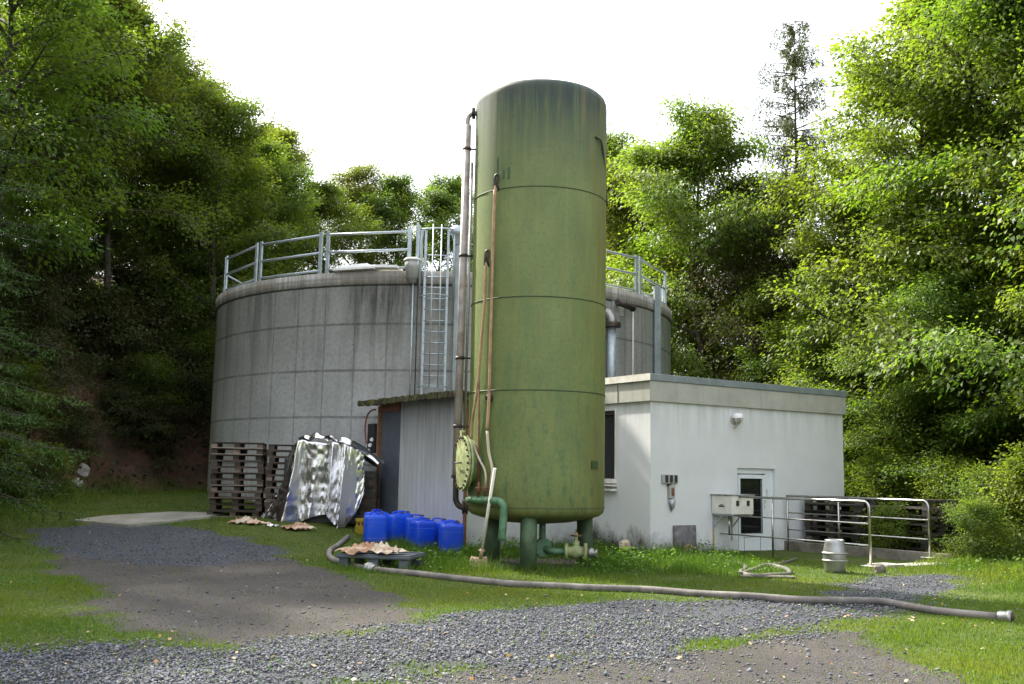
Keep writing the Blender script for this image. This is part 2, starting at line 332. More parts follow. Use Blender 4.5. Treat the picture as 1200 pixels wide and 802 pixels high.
def mat_stone():
    g = NG('crushed_stone'); r = g.attr('rnd'); col = g.ramp(r, [(0, (.035, .038, .046)), (.45, (.085, .093, .115)), (.75, (.15, .162, .19)), (.92, (.15, .14, .125)), (1, (.28, .265, .25))])
    g.base(col); g.set(.75, 0, .35); return g.m
M['stone'] = mat_stone()
def mat_ground():
    g = NG('ground'); c = g.coord(); gr = g.attr('gravel'); di = g.attr('dirt'); bk = g.attr('bank')
    n1 = g.noise(c, .8, 8, .65); n2 = g.noise(c, 7, 8, .7); n3 = g.noise(c, 45, 6, .75)
    grass = g.mix(g.ramp(n2, [(.35, 0), (.65, 1)]), (.035, .055, .012), (.075, .10, .018))
    grass = g.mix(g.ramp(n1, [(.5, 0), (.7, .7)]), grass, (.10, .115, .025))
    dirt = g.mix(g.ramp(n1, [(.35, 0), (.65, 1)]), (.048, .043, .040), (.085, .075, .068))
    dirt = g.mix(g.ramp(n3, [(.35, .6), (.6, 0)]), dirt, (.030, .027, .026))
    dirt = g.mix(g.ramp(g.noise(c, 90, 3, .6), [(.60, 0), (.68, .7)]), dirt, (.17, .165, .16))
    grav = g.mix(g.ramp(n3, [(.3, 0), (.7, 1)]), (.035, .037, .045), (.085, .09, .105))
    bank = g.mix(g.ramp(n1, [(.35, 0), (.6, 1)]), (.045, .032, .022), (.13, .065, .045)); bank = g.mix(g.ramp(n2, [(.48, 0), (.62, .8)]), bank, (.035, .04, .02))
    k = g.ramp(g.math('ADD', di, g.math('MULTIPLY', g.math('SUBTRACT', n2, .5), .9)), [(.42, 0), (.58, 1)]); col = g.mix(k, grass, dirt)
    k = g.ramp(g.math('ADD', gr, g.math('MULTIPLY', g.math('SUBTRACT', n2, .5), .9)), [(.42, 0), (.58, 1)]); col = g.mix(k, col, grav)
    col = g.mix(bk, col, bank)
    g.base(col); g.set(.95, 0, .2)
    g.bump(g.math('ADD', g.math('MULTIPLY', n3, .6), g.math('MULTIPLY', n2, .8)), .6, .03); return g.m
M['ground'] = mat_ground()

# ------------------------------------------------------------ mesh helpers
def tag(o, label, cat, group=None, kind=None):
    if label: o['label'] = label
    if cat: o['category'] = cat
    if group: o['group'] = group
    if kind: o['kind'] = kind
    return o
def thing(name, loc, label, cat, rz=0, group=None):
    o = bpy.data.objects.new(name, None); C.objects.link(o); o.location = loc; o.rotation_euler = (0, 0, rz)
    o.empty_display_size = .2
    return tag(o, label, cat, group)
def origin_of(p):
    m = Matrix.Identity(4)
    while p is not None:
        m = Matrix.Translation(p.location) @ p.rotation_euler.to_matrix().to_4x4() @ Matrix.Diagonal((*p.scale, 1)) @ m
        p = p.parent
    return m
class MB:
    def __init__(s): s.v = []; s.f = []; s.sm = []
    def add(s, v, f, smooth=False):
        b = len(s.v); s.v += [tuple(map(float, p)) for p in v]; s.f += [tuple(i+b for i in q) for q in f]; s.sm += [smooth]*len(f); return s
    def box(s, c, size, ax=(1, 0, 0), ay=None, az=(0, 0, 1)):
        c = Vector(c); ax = Vector(ax).normalized(); az = Vector(az).normalized(); ay = az.cross(ax).normalized() if ay is None else Vector(ay)
        hx, hy, hz = size[0]/2, size[1]/2, size[2]/2
        v = [c+ax*hx*i+ay*hy*j+az*hz*k for i in (-1, 1) for j in (-1, 1) for k in (-1, 1)]
        return s.add(v, [(0, 1, 3, 2), (4, 6, 7, 5), (0, 4, 5, 1), (2, 3, 7, 6), (0, 2, 6, 4), (1, 5, 7, 3)])
    def tube(s, pts, r, n=10, cap=True, smooth=True):
        pts = [Vector(p) for p in pts]; m = len(pts)
        rs = r if hasattr(r, '__len__') else [r]*m
        T = []
        for i in range(m):
            a = pts[max(i-1, 0)]; b = pts[min(i+1, m-1)]; T.append((b-a).normalized())
        up = Vector((0, 0, 1)) if abs(T[0].z) < .9 else Vector((1, 0, 0))
        nrm = T[0].cross(up).normalized(); v = []
        for i in range(m):
            nrm = (nrm-T[i]*nrm.dot(T[i])).normalized(); bi = T[i].cross(nrm)
            for k in range(n):
                a = 2*PI*k/n; v.append(pts[i]+(nrm*math.cos(a)+bi*math.sin(a))*rs[i])
        f = [(i*n+k, i*n+(k+1) % n, (i+1)*n+(k+1) % n, (i+1)*n+k) for i in range(m-1) for k in range(n)]
        b = len(s.v); s.add(v, f, smooth)
        if cap:
            s.f += [tuple(b+k for k in range(n))[::-1], tuple(b+(m-1)*n+k for k in range(n))]; s.sm += [False, False]
        return s
    def cyl(s, a, b, r, n=16, smooth=True): return s.tube([a, b], r, n, True, smooth)
    def lathe(s, c, prof, n=48, axis=(0, 0, 1), smooth=True):
        c = Vector(c); az = Vector(axis).normalized(); t = Vector((1, 0, 0)) if abs(az.x) < .9 else Vector((0, 1, 0))
        ax = t.cross(az).normalized(); ay = az.cross(ax); v = []; m = len(prof)
        for (r, z) in prof:
            for k in range(n):
                a = 2*PI*k/n; v.append(c+(ax*math.cos(a)+ay*math.sin(a))*max(r, 1e-4)+az*z)
        f = [(i*n+k, i*n+(k+1) % n, (i+1)*n+(k+1) % n, (i+1)*n+k) for i in range(m-1) for k in range(n)]
        return s.add(v, f, smooth)
    def build(s, name, mat, parent=None, bevel=0, origin=None, seg=2):
        me = bpy.data.meshes.new(name)
        if parent is not None: inv = origin_of(parent).inverted()
        elif origin is not None: inv = Matrix.Translation(-Vector(origin))
        else: inv = Matrix.Identity(4)
        me.from_pydata([tuple(inv @ Vector(p)) for p in s.v], [], s.f); me.update()
        me.polygons.foreach_set('use_smooth', s.sm)
        me.materials.append(M[mat] if isinstance(mat, str) else mat)
        o = bpy.data.objects.new(name, me); C.objects.link(o)
        if parent is not None: o.parent = parent
        elif origin is not None: o.location = origin
        if bevel:
            b = o.modifiers.new('bevel', 'BEVEL'); b.width = bevel; b.segments = seg; b.limit_method = 'ANGLE'; b.angle_limit = math.radians(40)
        return o
def npmesh(name, v, faces_n, k, mat, attrs=None, smooth=False):
    """v (N,3); faces: consecutive groups of k verts or array (F,k)"""
    me = bpy.data.meshes.new(name); N = len(v)
    me.vertices.add(N); me.vertices.foreach_set('co', np.ascontiguousarray(v, dtype=np.float32).ravel())
    fi = np.ascontiguousarray(faces_n, dtype=np.int32); nf = len(fi)
    me.loops.add(nf*k); me.loops.foreach_set('vertex_index', fi.ravel())
    me.polygons.add(nf); me.polygons.foreach_set('loop_start', np.arange(nf, dtype=np.int32)*k)
    try: me.polygons.foreach_set('loop_total', np.full(nf, k, dtype=np.int32))
    except Exception: pass
    me.update(calc_edges=True)
    if smooth: me.polygons.foreach_set('use_smooth', np.ones(nf, dtype=bool))
    for an, av in (attrs or {}).items():
        a = me.attributes.new(an, 'FLOAT', 'POINT'); a.data.foreach_set('value', np.ascontiguousarray(av, dtype=np.float32))
    me.materials.append(M[mat]); return me
def link(name, me, parent=None, loc=None):
    o = bpy.data.objects.new(name, me); C.objects.link(o)
    if parent is not None: o.parent = parent
    if loc is not None: o.location = loc
    return o
def copy_tree(o, parent=None):
    c = o.copy(); C.objects.link(c)
    if parent is not None: c.parent = parent
    for ch in list(o.children): copy_tree(ch, c)
    return c
def bez(pts, n=8):
    """Catmull-Rom through points"""
    P = [Vector(p) for p in pts]; P = [P[0]*2-P[1]]+P+[P[-1]*2-P[-2]]; out = []
    for i in range(1, len(P)-2):
        for k in range(n):
            t = k/n; a, b, c, d = P[i-1], P[i], P[i+1], P[i+2]
            out.append(.5*((2*b)+(c-a)*t+(2*a-5*b+4*c-d)*t*t+(3*b-a-3*c+d)*t**3))
    out.append(P[-2]); return out

# ------------------------------------------------------------ ground
def poly_world(px): return np.array([G(x, y)[:2] for x, y in px])
PG = [ # crushed blue-grey stone
 poly_world([(-40, 757), (150, 760), (330, 752), (430, 738), (520, 720), (620, 712), (720, 706), (850, 700), (960, 700), (985, 688), (1020, 676), (1070, 672), (1122, 674), (1112, 692), (1070, 712), (1010, 722), (960, 735), (880, 752), (780, 768), (640, 776), (560, 782), (450, 801), (420, 850), (-40, 850)]),
 poly_world([(30, 622), (110, 614), (190, 616), (260, 624), (330, 640), (325, 656), (240, 662), (150, 662), (75, 650)])]
PD = [ # bare trodden soil
 poly_world([(60, 640), (200, 650), (330, 652), (400, 672), (490, 712), (520, 726), (430, 742), (300, 754), (180, 752), (120, 722), (100, 690), (50, 660)]),
 np.vstack([poly_world([(380, 849), (440, 800), (560, 776), (760, 764), (900, 745), (1010, 742), (1070, 770), (1130, 800), (1160, 849)]), np.array([[7, 3], [8, -8], [-9, -8], [-4, 4]])]),
 np.array([[.475+1.25*math.cos(k*PI/6), 18.75+1.15*math.sin(k*PI/6)] for k in range(12)])]
def sdist(x, y, poly):
    x = np.asarray(x, float); y = np.asarray(y, float); ins = np.zeros(x.shape, bool); dm = np.full(x.shape, 1e9); n = len(poly)
    for i in range(n):
        x1, y1 = poly[i]; x2, y2 = poly[(i+1) % n]; dx, dy = x2-x1, y2-y1
        t = np.clip(((x-x1)*dx+(y-y1)*dy)/(dx*dx+dy*dy+1e-12), 0, 1); dm = np.minimum(dm, np.hypot(x-x1-t*dx, y-y1-t*dy))
        cr = ((y1 > y) != (y2 > y)) & (x < (x2-x1)*(y-y1)/((y2-y1) if abs(y2-y1) > 1e-12 else 1e-12)+x1); ins ^= cr
    return np.where(ins, dm, -dm)
def zone(x, y, polys, soft=.35):
    m = np.zeros(np.shape(x))
    for p in polys: m = np.maximum(m, sm((sdist(x, y, p)+.30*vnoise(x, y, .45, 5)+.22*vnoise(x, y, 1.3, 6)+soft)/(2*soft)))
    return m
def nonuni(lo, hi, a, b, fine, grow):
    L = list(np.arange(a, b+1e-6, fine)); s = fine; v = L[0]; pre = []
    while v > lo: s *= grow; v -= s; pre.append(v)
    s = fine; v = L[-1]; post = []
    while v < hi: s *= grow; v += s; post.append(v)
    return np.array(pre[::-1]+L+post)
gx = nonuni(-400, 400, -15, 11, .11, 1.09); gy = nonuni(-60, 600, 7, 32, .11, 1.09)
X, Y = np.meshgrid(gx, gy); Z = terrain(X, Y); nx, ny = len(gx), len(gy)
fx, fy = X.ravel(), Y.ravel(); a_g = zone(fx, fy, PG); a_d = zone(fx, fy, PD)
def bankd(x, y):
    a = np.where(x < 0, 12.8, 13.0); yy = np.maximum(y-22, 0)/20.0; return (np.sqrt((x/a)**2+yy**2)-1)*a
a_b = sm((bankd(fx, fy)+.4)/1.2)
Z = Z-(.01*a_g.reshape(Z.shape))
idx = np.arange(nx*ny).reshape(ny, nx)
faces = np.stack([idx[:-1, :-1], idx[:-1, 1:], idx[1:, 1:], idx[1:, :-1]], -1).reshape(-1, 4)
me = npmesh('ground', np.stack([fx, fy, Z.ravel()], 1), faces, 4, 'ground', dict(gravel=a_g, dirt=a_d, bank=a_b), True)
tag(link('ground', me), None, None, kind='structure')

# ------------------------------------------------------------ scatter
def visible_points(n, y0, y1, pw=1.6, margin=.06):
    u = rng.random(n); yy = y0*(y1/y0)**(u) if pw == 0 else (y0**(1-pw)+u*(y1**(1-pw)-y0**(1-pw)))**(1/(1-pw))
    xx = (rng.random(n)*2-1)*yy*(.53+margin); return xx, yy
TANKC = np.array([-2.16, 33.4]); TANKR = 7.29
BC = np.array([2.95, 21.65]); hR = math.radians(56.5); hL = math.radians(-33.5)
eR = np.array([math.sin(hR), math.cos(hR)]); eL = np.array([math.sin(hL), math.cos(hL)])   # right facade dir; back-left dir
S0 = np.array([-.92, 21.75])
def fac(s, n, z=0): # point: s along right facade, n metres out in front of it
    p = BC+eR*s-eL*n; return Vector((p[0], p[1], z))
def lef(s, n, z=0): # s along left facade, n out
    p = BC+eL*s-eR*n; return Vector((p[0], p[1], z))
def shd(s, n, z=0):
    p = S0+eL*s-eR*n; return Vector((p[0], p[1], z))
def blocked(x, y):
    b = np.hypot(x-TANKC[0], y-TANKC[1]) < TANKR
    s = (x-BC[0])*eR[0]+(y-BC[1])*eR[1]; t = (x-BC[0])*eL[0]+(y-BC[1])*eL[1]; b |= (s > 0) & (s < 6.2) & (t > 0) & (t < 7)
    s = (x-S0[0])*eR[0]+(y-S0[1])*eR[1]; t = (x-S0[0])*eL[0]+(y-S0[1])*eL[1]; b |= (s > 0) & (s < 3.3) & (t > 0) & (t < 4.5)
    s = (x-BC[0])*eR[0]+(y-BC[1])*eR[1]; t = -((x-BC[0])*eL[0]+(y-BC[1])*eL[1]); b |= (s > 2.0) & (s < 4.05) & (t > 0) & (t < 3.9)
    return b
def blades(n, y0, y1, hfun, dens, wid, pw, name='grass'):
    x, y = visible_points(n, y0, y1, pw); d = dens(x, y); k = (rng.random(n) < d) & ~blocked(x, y); x, y = x[k], y[k]; n = len(x)
    z = terrain(x, y); hgt = hfun(x, y)*rng.uniform(.55, 1.3, n); a = rng.random(n)*2*PI; ln = rng.uniform(.1, .9, n)*hgt; la = rng.random(n)*2*PI; wd = wid*rng.uniform(.6, 1.3, n)*(.6+y/22)
    b1 = np.stack([x-np.cos(a)*wd, y-np.sin(a)*wd, z-.01], 1); b2 = np.stack([x+np.cos(a)*wd, y+np.sin(a)*wd, z-.01], 1)
    mx, my = x+np.cos(la)*ln*.35, y+np.sin(la)*ln*.35
    m1 = np.stack([mx-np.cos(a)*wd*.7, my-np.sin(a)*wd*.7, z+hgt*.62], 1); m2 = np.stack([mx+np.cos(a)*wd*.7, my+np.sin(a)*wd*.7, z+hgt*.62], 1)
    tp = np.stack([x+np.cos(la)*ln, y+np.sin(la)*ln, z+hgt], 1)
    v = np.stack([b1, b2, m2, m1, tp], 1).reshape(-1, 3); i = np.arange(n)[:, None]*5
    q = np.concatenate([i+np.array([[0, 1, 2]]), i+np.array([[0, 2, 3]]), i+np.array([[3, 2, 4]])], 0)
    r = rng.random(n); cl = np.clip(.5+.5*vnoise(x, y, 1.3, 8)+rng.normal(0, .15, n), 0, 1)
    cl = cl*(1-.9*lush(x, y)*(x > -6)*(x < 6)); r = r*(1-.5*lush(x, y))
    return npmesh(name, v, q, 3, 'grass_blades', dict(rnd=np.repeat(r, 5), clump=np.repeat(cl, 5)))
def gdens(x, y):
    g = 1-np.maximum(zone(x, y, PG, .3), zone(x, y, PD, .3)); return np.clip(g*(.75+.35*vnoise(x, y, .6, 4))+.02, 0, 1)*(bankd(x, y) < .6)
def lush(x, y): # longer growth near the tanks, the building foot and the right verge
    a = sm((y-16.2-.09*x)/1.6)*sm((26-y)/2)*sm((x+3.5)/2)*sm((5.4-x)/1.5)
    b = sm((x-7.2)/1.5)*sm((y-13)/3); c = sm((-x-10)/1.5)*.9
    a2 = sm((1.2-np.abs(y-31+.2*x))/1.2)*sm((-x-6)/2); return np.clip(a+b+c+a2, 0, 1)
def hgrass(x, y): return (.032+.022*vnoise(x, y, .9, 6)+.15*lush(x, y)*np.clip(.8+1.0*vnoise(x, y, .5, 33), .1, 2)+.02*sm((vnoise(x, y, 2.0, 12)-.2)*2))*(.9+.012*y)
me = blades(430000, 7.5, 34, hgrass, gdens, .0035, 1.25)
tag(link('grass', me), 'short patchy green grass around the gravel yard', 'grass', kind='stuff')
def leafquads(x, y, z, size, nrm_tilt, clump=None, aspect=.6, fold=False):
    n = len(x); a = rng.random(n)*2*PI; til = rng.normal(0, nrm_tilt, (n, 2))
    ax = np.stack([np.cos(a), np.sin(a), til[:, 0]], 1); ax /= np.linalg.norm(ax, axis=1)[:, None]
    nz = np.stack([rng.normal(0, nrm_tilt, n), rng.normal(0, nrm_tilt, n), np.ones(n)], 1); ay = np.cross(nz, ax); ay /= np.linalg.norm(ay, axis=1)[:, None]
    c = np.stack([x, y, z], 1); L = size[:, None]/2; W = L*aspect
    v = np.stack([c-ax*L, c-ay*W+ax*L*.1, c+ax*L, c+ay*W+ax*L*.1], 1).reshape(-1, 3); f = np.arange(n*4).reshape(-1, 4)
    return v, f
# broad leaved weeds
n = 260000; x, y = visible_points(n, 8, 32, 1.02); pat = sm((vnoise(x, y, .55, 21)-.15)*3)
den = (.2+.8*pat)*(.10+1.0*lush(x, y))*gdens(x, y)+.09*pat*sm((vnoise(x, y, 1.7, 61)-.1)*2)*(y < 20)*(bankd(x, y) < 0); k = (rng.random(n) < den) & ~blocked(x, y); x, y = x[k], y[k]; n = len(x)
z = terrain(x, y)+rng.random(n)*(.03+.30*lush(x, y)*sm((vnoise(x, y, .7, 30)+.3)*1.5)); s = rng.uniform(.02, .045, n)*(1+1.2*lush(x, y))
v, f = leafquads(x, y, z, s, .45)
me = npmesh('weeds', v, f, 4, 'weed', dict(rnd=np.repeat(rng.random(n), 4), clump=np.repeat(np.clip(.4+.5*vnoise(x, y, .8, 9), 0, 1), 4)))
tag(link('weeds', me), 'low broad leaved weeds and clover in the grass', 'weeds', kind='stuff')
# crushed stone
def stones(n, y0, y1, pw, dens, s0, s1):
    x, y = visible_points(n, y0, y1, pw); k = (rng.random(n) < dens(x, y)) & ~blocked(x, y); x, y = x[k], y[k]; n = len(x)
    s = rng.uniform(s0, s1, n)*np.where(rng.random(n) < .06, 1.5, 1); z = terrain(x, y)+s*.12
    o = np.array([[1, 0, 0], [0, 1, 0], [-1, 0, 0], [0, -1, 0], [.1, .1, 1], [0, 0, -1]], float)
    q = np.array([[0, 1, 4], [1, 2, 4], [2, 3, 4], [3, 0, 4], [1, 0, 5], [2, 1, 5], [3, 2, 5], [0, 3, 5]])
    a = rng.random(n)*2*PI; v = o[None]*rng.uniform(.6, 1.25, (n, 6, 3))+rng.normal(0, .18, (n, 6, 3)); v[:, :, 1] *= rng.uniform(.5, .95, n)[:, None]; v[:, :, 2] *= rng.uniform(.3, .65, n)[:, None]
    ca, sa = np.cos(a)[:, None], np.sin(a)[:, None]; vx = v[:, :, 0]*ca-v[:, :, 1]*sa; vy = v[:, :, 0]*sa+v[:, :, 1]*ca; ti = rng.normal(0, .35, n)[:, None]
    vz = v[:, :, 2]+vx*ti; V_ = np.stack([vx*s[:, None]*.5+x[:, None], vy*s[:, None]*.5+y[:, None], vz*s[:, None]*.5+z[:, None]], 2).reshape(-1, 3)
    f = (np.arange(n)[:, None, None]*6+q[None]).reshape(-1, 3); return V_, f, np.repeat(np.clip(rng.random(n)**1.0, 0, 1), 6)
V1, F1, R1 = stones(170000, 7.6, 26, 1.6, lambda x, y: np.clip(zone(x, y, PG, .7)*(.75+.45*vnoise(x, y, .5, 14)+.45*vnoise(x, y, 1.5, 62)), 0, 1), .016, .048)
V2, F2, R2 = stones(150000, 7.6, 24, 1.8, lambda x, y: .03+.75*zone(x, y, PD, .5)*sm((vnoise(x, y, .9, 15)+.7)), .006, .019)
V3, F3, R3 = stones(4500, 7.6, 26, 1.7, lambda x, y: .10+.5*np.maximum(zone(x, y, PD, .6), zone(x, y, PG, 1.2)*(1-zone(x, y, PG, .2))), .025, .06)
me = npmesh('gravel', np.vstack([V1, V2, V3]), np.vstack([F1, F2+len(V1), F3+len(V1)+len(V2)]), 3, 'stone', dict(rnd=np.concatenate([R1, R2, R3])))
tag(link('gravel', me), 'loose angular blue grey crushed stone over the track', 'gravel', kind='stuff')
# fallen leaves
n = 1500; x, y = visible_points(n, 7.8, 26, 1.3); k = ~blocked(x, y) & (bankd(x, y) < .3) & (rng.random(n) < .18+.4*sm((x-3)/5)); x, y = x[k], y[k]; n = len(x)
v, f = leafquads(x, y, terrain(x, y)+.025, rng.uniform(.03, .065, n), .35, aspect=.7)
me = npmesh('fallen_leaves', v, f, 4, 'dry_leaf', dict(rnd=np.repeat(rng.random(n), 4), clump=np.repeat(rng.random(n), 4)))
tag(link('fallen_leaves', me), 'scattered dry yellow and brown fallen leaves', 'leaves', kind='stuff')

# ------------------------------------------------------------ trees
def leaf_mesh(name, c, ax, nz, L, W, rnd, clump, mat):
    n = len(c); ax /= np.linalg.norm(ax, axis=1)[:, None]+1e-9; ay = np.cross(nz, ax); ay /= np.linalg.norm(ay, axis=1)[:, None]+1e-9; nn = np.cross(ax, ay)
    L = L[:, None]; W = W[:, None]
    v = np.stack([c, c+ax*L*.45-ay*W*.5+nn*W*.12, c+ax*L-nn*L*.12, c+ax*L*.45+ay*W*.5+nn*W*.12], 1).reshape(-1, 3)
    return npmesh(name, v, np.arange(n*4).reshape(-1, 4), 4, mat, dict(rnd=np.repeat(rnd, 4), clump=np.repeat(clump, 4)))
def make_tree(seed, H=10, cr=3.2, base=.12, nl=34, ns=9, nk=8, nleaf=14, leaf=.12, droop=.25, mat='leaf_mid', top=.12, el=(.15, .8), bark='bark', rough=.25, tr=None):
    r = np.random.default_rng(seed); mb = MB(); tr = tr or H*.014
    wob = [(r.normal(0, .012)*H*(i/7)*2, r.normal(0, .012)*H*(i/7)*2) for i in range(8)]
    tp = [Vector((wob[i][0], wob[i][1], H*.97*i/7-.4*(i == 0))) for i in range(8)]
    tpath = bez(tp, 3); m = len(tpath); mb.tube(tpath, [tr*(1.25 if i == 0 else 1)*(1-.88*i/(m-1)) for i in range(m)], 8)
    def tpos(t): 
        q = min(max(t, 0), .999)*7; i = int(q); return tp[i].lerp(tp[i+1], q-i)
    cs, cax, cl, ck = [], [], [], []
    for i in range(nl):
        t = base+(1-base)*((i+.5)/nl)**.85*.97; az = i*2.39996+r.normal(0, .35)
        tt = (t-base)/(1-base); prof = (min(1, .55+1.5*tt)*(1-max(0, (tt-.35)/.65)**1.6)) if tt < 1 else 0
        L = cr*(prof*(1-top)+top)*r.uniform(1-rough, 1+rough*.9)
        e0 = el[0]+(el[1]-el[0])*tt+r.normal(0, .12); st = tpos(t)
        pts = []; p = Vector(st); d = Vector((math.cos(az)*math.cos(e0), math.sin(az)*math.cos(e0), math.sin(e0))); nseg = 5
        for k in range(nseg+1):
            pts.append(p.copy()); p = p+d*(L/nseg); d = (d+Vector((r.normal(0, .13), r.normal(0, .13), r.normal(0, .1)+(.03-droop*.14)))).normalized()
        rl = tr*.42*(1-tt*.6); mb.tube(pts, [rl*(1-.85*k/nseg) for k in range(nseg+1)], 5, False)
        lim_c = r.random()
        for j in range(ns):
            q = (.18+.82*(j+r.random())/ns)*nseg; q = min(q, nseg-.01); k = int(q); b = pts[k].lerp(pts[k+1], q-k); d0 = (pts[k+1]-pts[k]).normalized()
            sd = (d0.cross(Vector((0, 0, 1)))).normalized()*(1 if j % 2 else -1)
            dd = (d0*r.uniform(.3, .9)+sd*r.uniform(.4, 1.0)+Vector((0, 0, r.normal(.05, .35)))).normalized(); l2 = L*r.uniform(.22, .42)*(1.15-.5*q/nseg)+.25
            e_ = b+dd*l2+Vector((0, 0, -droop*l2*.5)); mid = b.lerp(e_, .5)+Vector((0, 0, droop*l2*.18))
            mb.tube([b, mid, e_], [rl*.28, rl*.18, rl*.06], 3, False)
            sc_ = np.clip(lim_c*.5+r.random()*.5, 0, 1)
            for u in range(nk):
                f = (u+.6)/nk; c0 = (b.lerp(mid, f*2) if f < .5 else mid.lerp(e_, f*2-1)); cs.append(c0); cax.append(dd); ck.append(sc_); cl.append(1-.3*f)
    n = len(cs); P = np.array([tuple(p) for p in cs]); A = np.array([tuple(p) for p in cax]); K = np.repeat(np.array(ck), nleaf)
    P = np.repeat(P, nleaf, 0); A = np.repeat(A, nleaf, 0); N = len(P); sg = max(leaf, .105)*1.9
    off = r.normal(0, 1, (N, 3))*np.array([sg, sg, sg*.55]); P = P+off
    out = P.copy(); out[:, 2] = 0; out /= np.linalg.norm(out, axis=1)[:, None]+1e-6
    ax = A*.6+out*.5+off/sg*.35+r.normal(0, .35, (N, 3)); ax[:, 2] -= droop*1.1
    nz = r.normal(0, .45, (N, 3))+np.array([0, 0, 1])+out*.25
    Ls = leaf*r.uniform(.45, 1.35, N); me = leaf_mesh('crown', P, ax, nz, Ls, Ls*.62, r.random(N), K, mat)
    return mb, me, bark
def make_conifer(seed, H=12, cr=2.6, nw=26, per=6, base=.05, mat='needle', sparse=1.0, droop=.5, twig=10, hang=.0, nlen=.085, tr=None):
    r = np.random.default_rng(seed); mb = MB(); tr = tr or H*.012; mb.tube([(0, 0, -.4), (0, 0, H*.5), (0, 0, H)], [tr, tr*.6, tr*.05], 8)
    P, A, Nn, K = [], [], [], []
    for i in range(nw):
        t = base+(1-base)*(i+.3)/nw; 
        for j in range(per):
            if r.random() > sparse: continue
            az = j*2*PI/per+i*.9+r.normal(0, .25); L = cr*(1-t)**(.45 if hang else .8)*r.uniform(.65, 1.15)+.12; ks = r.random()
            pts = []; p = Vector((0, 0, H*t+r.normal(0, .1))); e0 = .25*t-.05; nseg = 5
            for k in range(nseg+1):
                pts.append(p.copy()); e1 = e0-droop*(k/nseg)*.9+(.55*droop if k >= nseg-1 else 0); p = p+Vector((math.cos(az)*math.cos(e1), math.sin(az)*math.cos(e1), math.sin(e1)))*(L/nseg)
            mb.tube(pts, [tr*(.34 if hang else .22)*(1-t*.5)*(1-.85*k/nseg) for k in range(nseg+1)], 4, False)
            for q_ in range(twig):
                q = (.12+.88*(q_+r.random())/twig)*nseg; q = min(q, nseg-.01); k = int(q); b = pts[k].lerp(pts[k+1], q-k); d0 = (pts[k+1]-pts[k]).normalized()
                sd = d0.cross(Vector((0, 0, 1))).normalized()*(1 if q_ % 2 else -1)
                dd = (d0*.55+sd*.8+Vector((0, 0, -.25-hang*1.5+r.normal(0, .1)))).normalized() if not hang else (sd*.25+d0*.2+Vector((0, 0, -1))).normalized()
                l2 = (L*.34*(1.1-.6*q/nseg)+.08)*r.uniform(.7, 1.2)*(1.1 if hang else 1); m = max(3, int(l2/(.016 if hang else .028)))
                tt_ = r.random(m); c = np.array(tuple(b))[None]+np.array(tuple(dd))[None]*(tt_*l2)[:, None]+r.normal(0, .012, (m, 3)); s2 = np.array(tuple(dd))[None]*.55+r.normal(0, .55, (m, 3))
                P.append(c); A.append(s2); K.append(np.full(m, ks))
    P = np.vstack(P); A = np.vstack(A); K = np.concatenate(K); N = len(P); nz = r.normal(0, .6, (N, 3))+np.array([0, 0, 1])
    me = leaf_mesh('crown', P, A, nz, nlen*r.uniform(.7, 1.3, N), np.full(N, nlen*.28), r.random(N), K, mat); return mb, me, 'bark'
PROTO = {}
def proto(key, built):
    mb, me, bark = built
    tmp = mb.build('trunk', bark); tme = tmp.data; bpy.data.objects.remove(tmp); PROTO[key] = (tme, me)
def plant(key, x, y, scale, rz, name, label, cat='tree', group=None, sink=.15, sxy=1.0):
    tme, cme = PROTO[key]; z = float(terrain(x, y))-sink
    o = bpy.data.objects.new(name, None); C.objects.link(o); o.location = (x, y, z); o.rotation_euler = (0, 0, rz); o.scale = (scale*sxy, scale*sxy, scale)
    tag(o, label, cat, group); link('trunk' if cat == 'tree' else 'stem', tme, o); link('crown' if cat == 'tree' else 'foliage', cme, o); return o
proto('beech', make_tree(11, 10, 3.9, .04, 46, 11, 9, 24, .094, .55, 'leaf_beech', .15, (.0, .9)))
proto('beech_b', make_tree(12, 10, 3.6, .05, 44, 11, 9, 23, .094, .5, 'leaf_beech', .15, (.05, .9), rough=.3))
proto('mid', make_tree(21, 10, 3.3, .10, 44, 10, 8, 17, .105, .3, 'leaf_mid', .12, (.15, .95), rough=.3))
proto('mid_b', make_tree(22, 10, 3.0, .12, 42, 10, 8, 17, .10, .25, 'leaf_mid', .1, (.2, 1.0), rough=.35))
proto('olive', make_tree(31, 10, 3.1, .10, 44, 10, 8, 17, .09, .2, 'leaf_olive', .12, (.25, 1.0), rough=.35))
proto('olive_b', make_tree(32, 10, 2.6, .15, 38, 9, 8, 15, .085, .15, 'leaf_olive', .1, (.35, 1.1), bark='birch', rough=.4))
proto('brown', make_tree(41, 10, 2.6, .12, 38, 9, 8, 12, .085, .3, 'leaf_brown', .1, (.2, 1.0), rough=.4))
proto('high', make_tree(81, 10, 3.0, .34, 40, 10, 8, 17, .10, .3, 'leaf_mid', .12, (.1, .95), rough=.35))
proto('high_b', make_tree(82, 10, 2.8, .38, 40, 10, 8, 16, .09, .2, 'leaf_olive', .12, (.2, 1.0), rough=.4))
proto('spruce', make_conifer(51, 12, 3.2, 26, 7, .04, 'needle', 1.0, .55, 18))
proto('larch', make_conifer(61, 14, 2.3, 30, 5, .35, 'needle_larch', .78, .1, 15, 1.0, .085, tr=.11))
proto('bush', make_tree(71, 2.4, 1.5, .02, 26, 7, 6, 14, .085, .35, 'leaf_mid', .3, (.2, 1.2), rough=.35))
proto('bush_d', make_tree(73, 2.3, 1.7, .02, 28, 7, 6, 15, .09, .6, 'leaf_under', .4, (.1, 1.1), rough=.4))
proto('bush_b', make_tree(72, 2.2, 1.5, .02, 26, 7, 6, 14, .09, .4, 'leaf_beech', .3, (.1, 1.2), rough=.35))
